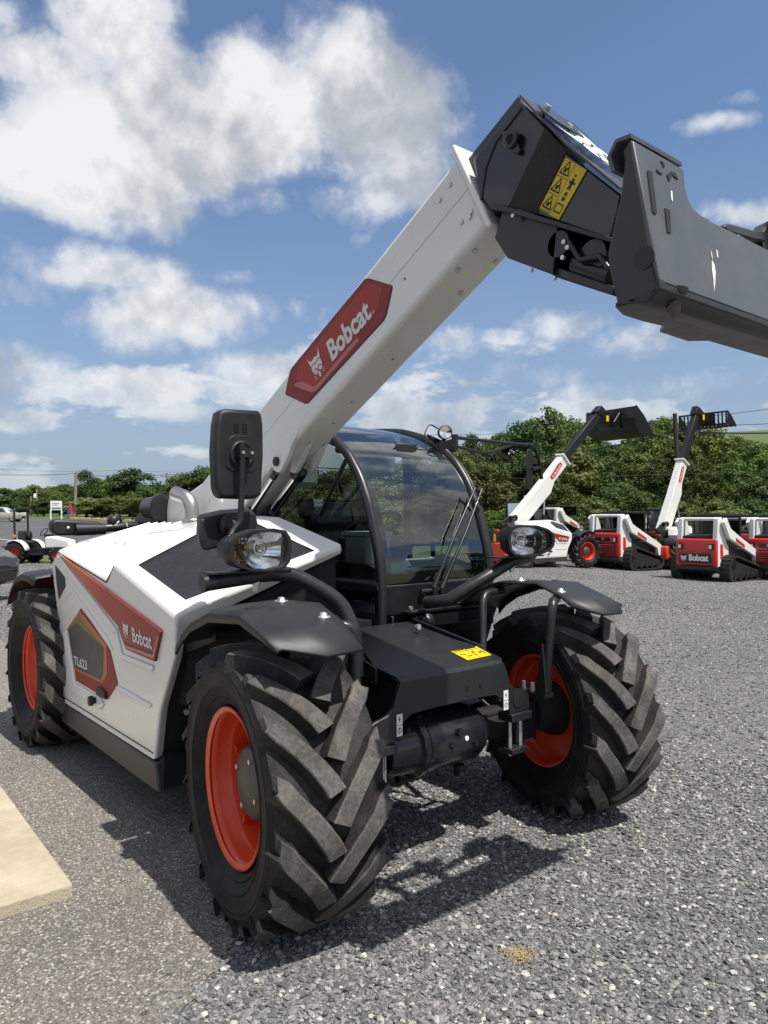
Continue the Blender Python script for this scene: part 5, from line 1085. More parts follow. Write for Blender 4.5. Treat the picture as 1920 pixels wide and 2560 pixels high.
KIND = {'broad': ([crown_mesh(s, 95, 62, rnd_, .022, 'leafA') for s in (1, 2, 3)], [trunk_mesh(s) for s in (1, 2)]),
        'pale': ([crown_mesh(s, 90, 60, rnd_, .022, 'leafB') for s in (5, 6)], [trunk_mesh(4)]),
        'dark': ([crown_mesh(s, 100, 62, rnd_, .021, 'leafC') for s in (8, 9)], [trunk_mesh(5)]),
        'open': ([crown_mesh(s, 44, 50, tall_, .020, 'leafA') for s in (11, 12)], [trunk_mesh(6, .35)]),
        'shrub': ([crown_mesh(s, 80, 62, bush_, .028, 'leafB') for s in (15, 16)], [trunk_mesh(7, .1)]),
        'conifer': ([crown_mesh(s, 110, 40, cone_, .018, 'leafC') for s in (18, 19)], [trunk_mesh(8, .1)])}
DESC = {'broad': 'mid green broad-crowned tree', 'pale': 'pale yellowish green tree', 'dark': 'dark green dense tree', 'open': 'tall loose-crowned tree', 'shrub': 'light green bushy shrub', 'conifer': 'narrow pointed dark tree'}
_tc = [0]
def plant(px, top, d, w, kind, label, group):
    """a tree whose top shows at (px, top) and which stands d metres away; w = crown width factor"""
    _tc[0] += 1; k = _tc[0]; crowns, trunks = KIND[kind]
    p = away(px, 1290, d); z0 = gz(p.x, p.y); q = away(px, top, d); h = max(1.2, q.z-z0)
    name = 'shrub' if kind == 'shrub' else 'tree'
    t = D.objects.new('trunk', trunks[k % len(trunks)]); c = D.objects.new('crown', crowns[k % len(crowns)])
    r_ = empty(name, (p.x, p.y, z0), random.uniform(0, 2*PI), label, 'shrub' if kind == 'shrub' else 'tree', group)
    for o in (t, c): COL.objects.link(o); o.parent = r_
    r_.scale = (h*w, h*w, h); return r_
G1, G2 = 'trees of the wood behind the parked machines', 'trees and shrubs beyond the car park'
# right-hand wood: (pixel column, top row, distance, width, kind, what sets it apart)
WOOD = [(1135, 1130, 52, 1.0, 'pale', 'pale olive tree just right of the cab, left end of the wood'), (1215, 1165, 44, 1.1, 'pale', 'greyish green rounded willow-like tree behind the far mirror'),
        (1180, 1092, 66, .8, 'conifer', 'dark spiky treetop above the far mirror arm, left one'), (1245, 1088, 66, .8, 'conifer', 'dark spiky treetop above the far mirror, right one'),
        (1150, 1120, 70, 1.0, 'broad', 'green tree standing behind the pale olive tree beside the cab'), (1222, 1110, 75, 1.0, 'broad', 'mid green tree between the two spiky treetops'),
        (1300, 1060, 58, .9, 'dark', 'dark dense tree left of the raised black boom extension'), (1368, 1026, 62, .85, 'open', 'tallest thin-crowned tree showing sky through its leaves by the boom'),
        (1330, 1140, 48, 1.0, 'dark', 'dark tree directly behind the white boom of the bucket machine'), (1415, 1120, 46, 1.05, 'pale', 'large bright yellow green tree right of the white boom'),
        (1395, 1210, 42, 1.2, 'broad', 'lower leafy tree above the cab of the bucket telehandler'), (1450, 1075, 60, .9, 'broad', 'green tree whose top is hidden behind the raised bucket'),
        (1480, 1150, 47, 1.0, 'broad', 'leafy tree below the left end of the raised bucket'), (1520, 1110, 56, 1.0, 'dark', 'shady dark tree straight under the raised bucket'),
        (1560, 1130, 50, 1.0, 'broad', 'leafy tree under the right end of the raised bucket'), (1545, 1215, 43, 1.2, 'pale', 'low pale tree behind the loader with the louvred red tail'),
        (1620, 1075, 60, .9, 'broad', 'tree between the bucket and the dark wooden pole'), (1665, 1058, 66, .9, 'broad', 'tall tree just left of the top of the dark wooden pole'),
        (1640, 1165, 48, 1.0, 'dark', 'dark tree at the left of the dark wooden pole, half way up'), (1600, 1230, 42, 1.1, 'broad', 'low tree behind the cab with the amber beacon'),
        (1690, 1115, 54, 1.0, 'broad', 'tree right behind the dark wooden pole'), (1738, 1066, 64, .9, 'pale', 'yellow green treetop behind the grapple on the raised boom'),
        (1735, 1160, 47, 1.0, 'dark', 'dark tree right of the white upright boom'), (1790, 1082, 58, 1.05, 'broad', 'big full green tree below the grapple points'),
        (1770, 1190, 44, 1.1, 'broad', 'lower tree above the cab of the loader with the big sign'), (1845, 1098, 62, .95, 'dark', 'dark green tree below the open hillside meadow'),
        (1840, 1165, 47, 1.05, 'broad', 'green tree in front of the dark one below the meadow'), (1895, 1120, 55, 1.0, 'broad', 'tree at the right edge of the photo, below the meadow'),
        (1915, 1180, 45, 1.1, 'dark', 'dark lower tree at the right edge of the photo'), (1955, 1110, 58, 1.0, 'broad', 'tree partly cut by the right edge behind the last loader'),
        (1800, 1255, 40, 1.1, 'pale', 'small pale sapling behind the roof of the loader with the big sign'), (1880, 1250, 41, 1.2, 'broad', 'low leafy tree behind the roof of the last loader'), (1690, 1260, 40, 1.1, 'shrub', 'light shrub at the foot of the dark wooden pole'), (1470, 1255, 40, 1.2, 'shrub', 'light shrub behind the raised white loader arms'),
        (1100, 1180, 48, 1.1, 'broad', 'tree seen through the right part of the windscreen'), (1040, 1150, 52, 1.1, 'dark', 'tree seen through the middle of the windscreen'), (980, 1170, 50, 1.1, 'broad', 'tree seen through the left part of the windscreen'), (915, 1160, 55, 1.1, 'broad', 'tree behind the cab post nearest the boom'), (850, 1180, 52, 1.1, 'pale', 'tree seen through the upper side window'), (780, 1190, 50, 1.2, 'broad', 'tree seen behind the seat through the side window'), (700, 1200, 48, 1.2, 'broad', 'tree seen between the lift cylinders and the cab'), (640, 1210, 52, 1.2, 'dark', 'tree hidden mostly by the tall near mirror')]
for (px, top, d, w, k, lab) in WOOD: plant(px, top-8, d, w*1.05, k, lab, G1)
LEFT = [(218, 1178, 118, .75, 'open', 'tall loose tree just right of the pale utility pole'), (235, 1195, 122, .8, 'broad', 'green tree behind the tall loose one by the pale pole'), (325, 1172, 125, 1.05, 'dark', 'big round olive tree, the largest beyond the car park'), (285, 1205, 128, .9, 'broad', 'tree at the left shoulder of the big round olive tree'), (365, 1215, 120, 1.0, 'broad', 'tree right below the big round olive tree'),
        (215, 1245, 114, 1.3, 'shrub', 'bright shrub at the foot of the pale utility pole'), (255, 1250, 112, 1.3, 'shrub', 'shrub behind the yellow kerb blocks, right of the first one'), (300, 1240, 110, 1.4, 'shrub', 'wide bright shrub below the big round olive tree'), (345, 1248, 106, 1.4, 'shrub', 'shrub just left of the black boom pivot frame'), (395, 1238, 104, 1.4, 'shrub', 'shrub behind the black boom pivot frame'), (420, 1225, 112, 1.0, 'broad', 'small tree at the thin pole behind the boom foot'),
        (455, 1190, 110, .9, 'broad', 'tree left of the near mirror, lower one'), (490, 1178, 105, .9, 'dark', 'tree left of the near mirror, taller one'), (520, 1165, 112, .9, 'broad', 'tree touching the left edge of the near mirror'), (560, 1190, 108, 1.1, 'broad', 'tree hidden behind the near mirror'), (600, 1200, 104, 1.1, 'dark', 'tree behind the stem of the near mirror'),
        (15, 1222, 210, 1.3, 'dark', 'distant tree at the left edge of the photo'), (48, 1226, 230, 1.2, 'broad', 'distant tree second from the left edge'), (70, 1240, 190, 1.3, 'broad', 'distant low tree behind the roll bar of the tractor'), (95, 1212, 170, 1.1, 'broad', 'distant rounded tree left of the white billboard'), (120, 1225, 175, 1.2, 'dark', 'distant tree right above the white billboard'), (142, 1220, 240, 1.3, 'broad', 'far pale tree left of the pale utility pole'), (165, 1212, 260, 1.3, 'dark', 'far tree on the skyline next to the pale utility pole'), (185, 1222, 240, 1.3, 'broad', 'far tree behind the pale utility pole'),
        (30, 1262, 165, 1.5, 'shrub', 'distant shrub above the silver car'), (105, 1268, 150, 1.5, 'shrub', 'distant shrub left of the foot of the billboard'), (160, 1262, 150, 1.5, 'shrub', 'distant shrub behind the flag'), (-25, 1235, 200, 1.3, 'broad', 'distant tree cut by the left edge of the photo')]
for (px, top, d, w, k, lab) in LEFT: plant(px, top-3, d, w*1.35, k, lab, G2)

EDGE = ((660, 1236, 'left of the lift cylinders'), (720, 1226, 'behind the thick lift cylinder'), (775, 1240, 'straight behind the seat'), (830, 1230, 'behind the near cab post'), (885, 1236, 'behind the steering wheel'), (940, 1225, 'behind the dash console'), (1000, 1238, 'seen low in the middle of the windscreen'), (1060, 1228, 'behind the wipers'), (1110, 1240, 'behind the far cab post'), (1165, 1232, 'left of the orange tail of the bucket machine'), (1225, 1240, 'behind the tail of the bucket machine'), (1290, 1236, 'under the boom foot of the bucket machine'), (1350, 1244, 'behind the cab of the bucket machine'), (1425, 1240, 'above the front wheel of the bucket machine'), (1500, 1246, 'behind the white arms of the half hidden loader'), (1585, 1240, 'behind the cab of the louvred loader'), (1650, 1246, 'left of the upright white boom foot'), (1725, 1240, 'right of the upright white boom foot'), (1765, 1250, 'behind the cross tube of the signed loader'), (1850, 1244, 'right of the cab of the signed loader'), (1905, 1240, 'behind the last loader at the right edge'))
for (px, top, lab) in EDGE: plant(px, top+18+(px*7) % 26, 38.5+(px % 5)*.7, 1.25, ('dark', 'broad', 'shrub')[px % 3], 'low leafy undergrowth '+lab, 'undergrowth at the edge of the wood')
FILL = ((1170, 1130, 60, 'broad', 'left of the far mirror'), (1265, 1135, 58, 'pale', 'right below the far mirror arm'), (1345, 1062, 74, 'open', 'just behind the thin tall crown'), (1420, 1045, 72, 'open', 'right of the thin tall crown'), (1500, 1100, 72, 'dark', 'showing beneath the raised bucket'), (1640, 1048, 70, 'pale', 'left of the pole top'), (1700, 1075, 74, 'dark', 'behind the dark pole, in the back row'), (1765, 1092, 70, 'broad', 'between the grapple and the meadow'), (1870, 1105, 66, 'broad', 'just under the meadow edge'))
for (px, top, d, k, lab) in FILL: plant(px, top, d, 1.2, k, 'back-row tree of the wood '+lab, G1)
LFILL = ((10, 1240, 150, 'above the pale gold car'), (60, 1246, 160, 'behind the roll bar'), (110, 1245, 140, 'over the billboard'), (150, 1240, 150, 'between billboard and pale pole'), (190, 1238, 135, 'behind the pale pole'), (240, 1222, 132, 'right of the tall loose tree'), (345, 1205, 134, 'behind the big round olive tree, right side'), (395, 1212, 130, 'left of the grey pole'), (440, 1210, 125, 'right of the grey pole'), (270, 1215, 140, 'behind the thin leaning pole'))
for (px, top, d, lab) in LFILL: plant(px, top, d, 1.9, 'dark' if px % 4 else 'broad', 'hedge tree filling the skyline '+lab, G2)
for i, (a_, dd, kk) in enumerate(((38, 50, 'broad'), (45, 56, 'dark'), (51, 48, 'broad'), (58, 55, 'pale'), (65, 50, 'dark'), (72, 56, 'broad'), (80, 50, 'broad'), (88, 54, 'dark'))):
    _tc[0] += 1; th = HEAD-R(a_); x, y = CAM.x+dd*math.cos(th), CAM.y+dd*math.sin(th); cs, ts = KIND[kk]
    r_ = empty('tree', (x, y, gz(x, y)), i, 'tree of the wood beyond the right edge, seen only mirrored in the windscreen', 'tree', G1); r_.scale = (10.5, 10.5, 10.5+i % 3)
    for me_ in (ts[0], cs[i % len(cs)]): o = D.objects.new(me_.name.split('.')[0], me_); COL.objects.link(o); o.parent = r_
# ------------------------------------------------------------------ poles, wires, signs, kerb blocks
M['oldwood'] = paint('weathered_pole_wood', (.24, .20, .16), .9, dirt=.3, dirtc=(.3, .28, .25), nscale=2)
M['tarwood'] = paint('tarred_pole_wood', (.045, .035, .028), .9, dirt=.3, dirtc=(.09, .08, .07), nscale=2)
def pole(px, top, d, r_, mat, label, lean=0, arm=False, can=False):
    p = away(px, 1290, d); z0 = gz(p.x, p.y); t = away(px+lean, top, d)
    root = empty('utility_pole', (p.x, p.y, z0), 0, label, 'utility pole', 'utility poles')
    h = t.z-z0; tx = t-Vector((p.x, p.y, z0)); tx = V3(tx.x, tx.y, h)
    mb = MB(); mb.smooth = True; mb.tube([V3(0, 0, -.3), tx*.5, tx], [r_, r_*.88, r_*.74], 10); mb.build('pole_shaft', mat, root)
    if arm:
        mb = MB(); mb.box(tx*.93, (.1, 2.0, .11), Matrix.Rotation(math.atan2(RT.y, RT.x)-PI/2, 3, 'Z')); mb.build('crossarm', mat, root)
    if can:
        mb = MB(); mb.lathe([(0, .0), (.24, .0), (.25, .08), (.25, .7), (.2, .78), (0, .8)], tx*.66+V3(*(RT*-.3)), (0, 0, 1), 14); mb.build('transformer', 'label', root)
    return p, t
pR = pole(1700, 1034, 47, .17, 'tarwood', 'dark tarred wooden pole standing in front of the wood', -13, can=False)
pL = pole(187, 1180, 112, .24, 'oldwood', 'pale weathered utility pole beside the billboard', 3)
pole(94, 1222, 140, .16, 'oldwood', 'thin utility pole left of the billboard', -3, can=True)
pole(77, 1240, 150, .14, 'oldwood', 'faint thin pole behind the roll bar of the tractor', 0)
pole(417, 1183, 116, .20, 'oldwood', 'grey utility pole between the trees left of the boom', 0, arm=True)
pole(270, 1200, 125, .10, 'oldwood', 'thin leaning pole left of the big round olive tree', -2, can=True)
def wire(name, pts, r_, sag, label):
    mb = MB(); P = []
    for (a, b) in zip(pts, pts[1:]):
        for k in range(13): t = k/13; p = a.lerp(b, t); P.append(p-V3(0, 0, 4*sag*t*(1-t)))
    P.append(pts[-1]); mb.tube(P, r_, 5); o = mb.build(name, 'ink'); tag(o, label, 'cable', 'overhead cables'); return o
wire('overhead_cable', [away(700, 1160, 58), away(1160, 1165, 52), away(1694, 1077, 47), away(2300, 1050, 44)], .038, .35, 'thick black cable running behind the raised bucket to the dark pole')
wire('overhead_cable', [away(900, 1120, 60), away(1692, 1062, 47), away(2300, 1020, 45)], .016, .3, 'thin upper cable meeting the dark pole below its top')
wire('overhead_cable', [away(1000, 1086, 62), away(1500, 1062, 55), away(2300, 965, 47)], .016, .3, 'highest thin cable crossing the sky above the dark pole')
wire('overhead_cable', [away(1000, 1196, 46), away(1700, 1184, 44), away(2300, 1160, 42)], .011, .12, 'pale looking low cable crossing the white upright boom').data.materials[0] = M['hub']
wire('overhead_cable', [away(-200, 1175, 112), away(189, 1184, 112), away(417, 1186, 116), away(800, 1180, 110)], .035, .4, 'dark cable strung between the two poles on the left')
wire('overhead_cable', [away(-200, 1158, 140), away(300, 1176, 140), away(900, 1170, 140)], .020, .6, 'faint upper cable over the car park')
def sign():
    d = 108; a, b = away(126, 1291, d), away(155, 1289, d); u = (b-a); u.z = 0; w = u.length; u.normalize(); n = V3(u.y, -u.x, 0)
    z0 = min(gz(a.x, a.y), gz(b.x, b.y)); o = V3(a.x, a.y, z0)
    root = empty('billboard', o, 0, 'white billboard on two posts at the far side of the car park', 'billboard')
    zt, zb = away(126, 1252, d).z-z0, away(126, 1275, d).z-z0
    mb = MB(); mb.box(u*w*.5+V3(0, 0, (zt+zb)/2), (w, .12, zt-zb), Matrix.Rotation(math.atan2(u.y, u.x), 3, 'Z')); pn_ = mb.build('panel', 'label', root)
    mb = MB()
    vs, fs = text_mesh('Messick', (zt-zb)*.30, .2, .012) if False else ([], [])
    for k, (z, l, h) in enumerate(((.66, .62, .07), (.50, .5, .05))): mb.prism([u*w*.14+V3(0, 0, zb+(zt-zb)*z)+n*.061, u*w*(.14+l)+V3(0, 0, zb+(zt-zb)*z)+n*.061, u*w*(.14+l)+V3(0, 0, zb+(zt-zb)*(z+h))+n*.061, u*w*.14+V3(0, 0, zb+(zt-zb)*(z+h))+n*.061], n*.01)
    mb.build('faded_line', 'hub', pn_)
    mb = MB(); mb.prism([u*w*.10+V3(0, 0, zb+(zt-zb)*.10)+n*.061, u*w*.92+V3(0, 0, zb+(zt-zb)*.10)+n*.061, u*w*.92+V3(0, 0, zb+(zt-zb)*.28)+n*.061, u*w*.10+V3(0, 0, zb+(zt-zb)*.28)+n*.061], n*.01); mb.build('teal_band', paint('teal_print', (.05, .20, .22), .5), pn_)
    for t in (.02, .95):
        mb = MB(); mb.box(u*w*t+V3(0, 0, zb/2-.2), (.16, .16, zb+.4)); mb.build('post', 'label', root)
    p = away(172, 1290, 107); z1 = gz(p.x, p.y); root = empty('flag', (p.x, p.y, z1), 0, 'red and blue flag on a slanting staff beside the billboard', 'flag')
    s0, s1 = away(160, 1278, 107)-V3(p.x, p.y, z1), away(177, 1258, 107)-V3(p.x, p.y, z1)
    mb = MB(); mb.tube([s0+(s0-s1)*.9, s1], .03, 6); mb.build('staff', 'oldwood', root)
    rows = []
    for k in range(5):
        t = k/4; top = s1.lerp(s0, t*.55); rows.append([top, top+V3(*(RT*.22))*(1-.5*t)+V3(0, 0, -.6-.1*k), top+V3(*(RT*.30))+V3(0, 0, -1.35+.1*k)])
    for i, (mt, nm) in enumerate((('tail', 'red_cloth'), (None, 'blue_cloth'))):
        mb = MB(); mb.grid(rows[i*2:i*2+3]); mb.build(nm, 'tail' if mt else paint('blue_cloth', (.03, .04, .18), .8), root, solid=.01)
    p = away(59, 1290, 104); root = empty('small_sign', (p.x, p.y, gz(p.x, p.y)), HEAD, 'small white notice on a post at the far side of the car park', 'sign')
    mb = MB(); mb.box((0, 0, .75), (.06, .6, .45)); mb.build('board', 'label', root); mb = MB(); mb.box((0, 0, .25), (.07, .12, .7)); mb.build('post', 'label', root)
sign()
M['kerb'] = paint('yellow_kerb_paint', (.62, .44, .12), .8, dirt=.35, dirtc=(.35, .32, .27), nscale=3)
KB = [(183, 111), (200, 109.5), (218, 107.5), (238, 105.5), (256, 103.5), (275, 101.5), (296, 99.5), (318, 97.5), (342, 95.5)]
for i, (px, d) in enumerate(KB):
    a, b = away(px-7, 1290, d+.8), away(px+8, 1290, d-.8); u = b-a; u.z = 0
    mb = MB(); L_ = u.length*.92; mb.prism([V3(-L_/2, -.14, 0), V3(L_/2, -.14, 0), V3(L_/2, -.09, .22), V3(-L_/2, -.09, .22)], (0, .24, 0)); o = mb.build('kerb_block', 'kerb', bevel=.02)
    c = (a+b)/2; o.location = (c.x, c.y, gz(c.x, c.y)); o.rotation_euler = (0, 0, math.atan2(u.y, u.x)); tag(o, 'yellow kerb block at the far edge of the car park, '+('next to', 'second from', 'third from', 'fourth from', 'fifth from', 'sixth from', 'seventh from', 'eighth from', 'ninth from')[i]+' the pale pole', 'kerb block', 'yellow kerb blocks')
def lot_lines():
    mb = MB()
    for (a, b) in (((-120, 64), (36, 49)), ((-60, 88), (140, 84)), ((60, 74), (240, 70)), ((-90, 55), (20, 54))):
        p, q = away(a[0], 1290, a[1]), away(b[0], 1290, b[1]); u = (q-p); u.z = 0; n = V3(-u.y, u.x, 0).normalized()*.06; k = 24
        rows = []
        for i in range(k+1): c = p.lerp(q, i/k); rows.append([V3(c.x+s*n.x, c.y+s*n.y, gz(c.x, c.y)+.03) for s in (1, -1)])
        mb.grid(rows)
    o = mb.build('parking_lines', 'label'); tag(o, kind='structure')
lot_lines()
# ------------------------------------------------------------------ cars on the left
def car(name, root_loc, rz, paintm, label, Lc=4.7, Wc=1.9, Hc=1.72, glassm='glass'):
    root = empty(name, root_loc, rz, label, 'car', 'cars at the left edge')
    hw = Wc/2; st = [(-Lc/2, .45, 1.0, 1.02, .80), (-Lc/2+.08, .36, 1.15, 1.18, .92), (-Lc/2+.5, .30, 1.12, 1.68, .97), (-.6, .27, 1.08, Hc, 1.0), (.35, .27, 1.06, Hc-.03, 1.0), (.95, .27, 1.05, 1.36, 1.0), (1.28, .28, 1.04, 1.07, 1.0), (Lc/2-.42, .30, 1.0, 1.02, .98), (Lc/2-.1, .34, .86, .90, .90), (Lc/2, .42, .68, .72, .74)]
    rows = []
    for (x, zb, zw, zt, k) in st:
        top = zt > zw+.06; rw = hw*k; rt = rw*(.74 if top else .80)
        rows.append([V3(x, -rw*.92, zb), V3(x, -rw, zb+.18), V3(x, -rw, zw-.10), V3(x, -rw*.965, zw), V3(x, -rt, zt-.04), V3(x, -rt*.7, zt), V3(x, rt*.7, zt), V3(x, rt, zt-.04), V3(x, rw*.965, zw), V3(x, rw, zw-.10), V3(x, rw, zb+.18), V3(x, rw*.92, zb)])
    mb = MB(); mb.loft(rows, True, True, True); body = mb.build('body', paintm, root); body.data.set_sharp_from_angle(angle=R(32))
    for s in (-1, 1):
        mb = MB(); e = .008
        mb.prism([V3(-1.75, s*(hw*.94+e), 1.14), V3(.85, s*(hw*.95+e), 1.10), V3(.35, s*(hw*.80+e), Hc-.16), V3(-.6, s*(hw*.79+e), Hc-.12), V3(-1.6, s*(hw*.79+e), 1.58)], (0, s*.006, 0)); mb.build('side_glass', glassm, root)
        mb = MB(); mb.prism([V3(Lc/2-.30, s*hw*.96, .84), V3(Lc/2-.05, s*hw*.80, .80), V3(Lc/2-.0, s*hw*.66, .70), V3(Lc/2-.22, s*hw*.97, .68)], (.03, s*.02, .02)); mb.build('headlight', 'reflector', root, bevel=.01)
        for x in (-Lc/2+.95, Lc/2-.95):
            mb = MB(); mb.use('rubber'); mb.lathe([(.22, -.11), (.33, -.11), (.36, -.07), (.36, .07), (.33, .11), (.22, .11)], (x, s*(hw-.12), .36), (0, 1, 0), 28)
            mb.use('steel'); mb.lathe([(.23, .09), (.20, .07), (.05, .09), (0, .09)], (x, s*(hw-.12), .36), (0, s, 0), 28); mb.build('wheel', None, root)
    mb = MB(); mb.prism([V3(.98, -hw*.72, 1.36), V3(1.30, -hw*.80, 1.09), V3(1.30, hw*.80, 1.09), V3(.98, hw*.72, 1.36)], (.012, 0, .014)); mb.build('windscreen', glassm, root)
    mb = MB(); mb.box((Lc/2-.02, 0, .52), (.08, Wc*.62, .24)); mb.build('front_grille', 'ink', root, bevel=.02)
    return root
M['carblack'] = paint('black_car_paint', (.010, .013, .020), .18, coat=.6, dirt=.05); M['carsilver'] = paint('pale_gold_car_paint', (.50, .47, .38), .3, metal=.4, coat=.4, dirt=.05)
hd = math.atan2(RT.y, RT.x)
p = away(-84, 1400, 16.0); c_ = V3(p.x, p.y, 0)-V3(math.cos(hd-.25), math.sin(hd-.25), 0)*2.25+V3(*(FW*.75)); car('black_car', (c_.x, c_.y, gz(c_.x, c_.y)), hd-.25, 'carblack', 'black car at the left edge, only its front corner in view')
p = away(6, 1290, 96); car('silver_car', (p.x, p.y, gz(p.x, p.y)), hd+.1, 'carsilver', 'pale gold car parked far off at the left edge')
# ------------------------------------------------------------------ small tractor
def tractor():
    p = away(62, 1396, 31.2); h = hd-.12; z0 = gz(p.x, p.y)
    root = empty('compact_tractor', (p.x, p.y, z0), h, 'small white tractor with red wheels and a folded roll bar on the grass strip', 'tractor')
    for s in (-1, 1):
        for (x, r_, w, y) in ((0, .40, .30, .55), (1.62, .29, .22, .50)):
            mb = MB(); mb.use('rubber'); mb.lathe([(r_*.52, -w/2), (r_*.85, -w/2), (r_*.95, -w*.4), (r_*.95, w*.4), (r_*.85, w/2), (r_*.52, w/2)], (x, s*y, r_), (0, 1, 0), 28)
            for k in range(14):
                for e in (-1, 1): a = 2*PI*(k+.25*e)/14; mb.box((x+r_*.96*math.cos(a), s*y+e*w*.25, r_+r_*.96*math.sin(a)), (.07, w*.5, .06), Matrix.Rotation(-a, 3, 'Y') @ Matrix.Rotation(.6*e, 3, 'X'))
            wh = mb.build('wheel', None, root)
            mb = MB(); mb.lathe([(r_*.53, w*.45), (r_*.50, w*.3), (r_*.46, w*.1), (r_*.16, w*.1), (r_*.16, w*.25), (0, w*.25)], (x, s*y, r_), (0, s, 0), 24); mb.build('rim', 'red', wh)
        mb = MB(); mb.grid([[V3(.47*math.cos(R(a)), s*.40, .40+.47*math.sin(R(a))), V3(.47*math.cos(R(a)), s*.71, .40+.46*math.sin(R(a)))] for a in range(10, 150, 14)], True); mb.build('rear_fender', 'whitebg', root, solid=.03)
    mb = MB(); mb.prism([V3(.95, -.26, .55), V3(.95, -.26, .98), V3(1.2, -.26, 1.0), V3(1.9, -.26, .86), V3(1.98, -.26, .55)], (0, .52, 0)); mb.build('hood', 'whitebg', root, bevel=.06)
    mb = MB(); mb.box((.7, 0, .42), (1.7, .36, .26)); mb.box((.55, 0, .33), (.8, .9, .05)); mb.box((-.25, 0, .5), (.5, .5, .3)); mb.tube([V3(-.3, -.2, .5), V3(-.75, -.25, .62)], .03, 6); mb.build('chassis', 'void', root)
    mb = MB(); mb.tube(smooth_path([V3(-.12, -.42, .6), V3(-.16, -.42, 2.05), V3(-.16, .42, 2.05), V3(-.12, .42, .6)], 6, .14), .038, 8); mb.build('roll_bar', 'black', root)
    mb = MB(); mb.box((.10, 0, .78), (.45, .46, .12)); mb.box((-.10, 0, 1.0), (.10, .44, .42)); mb.build('seat', 'seat', root, bevel=.04)
    mb = MB(); mb.tube([V3(.98, 0, .95), V3(.80, 0, 1.12)], .03, 6); ringp = [V3(.78+.09*math.cos(2*PI*k/16), .19*math.sin(2*PI*k/16), 1.16+.14*math.cos(2*PI*k/16)) for k in range(17)]; mb.tube(ringp, .016, 6, False); mb.box((.98, 0, 1.0), (.2, .3, .14)); mb.build('steering_wheel', 'plastic', root)
    for s in (-1, 1):
        mb = MB(); mb.box((-.12, s*.46, 1.02), (.07, .07, .10)); mb.build('turn_lamp', 'amber', root, bevel=.01)
    mb = MB(); mb.lathe([(.05, -.08), (.17, -.08), (.19, 0), (.17, .08), (.05, .08)], (-.02, .3, 1.0), (1, .3, 0), 18); mb.build('spare_float_wheel', 'rubber', root)
tractor()
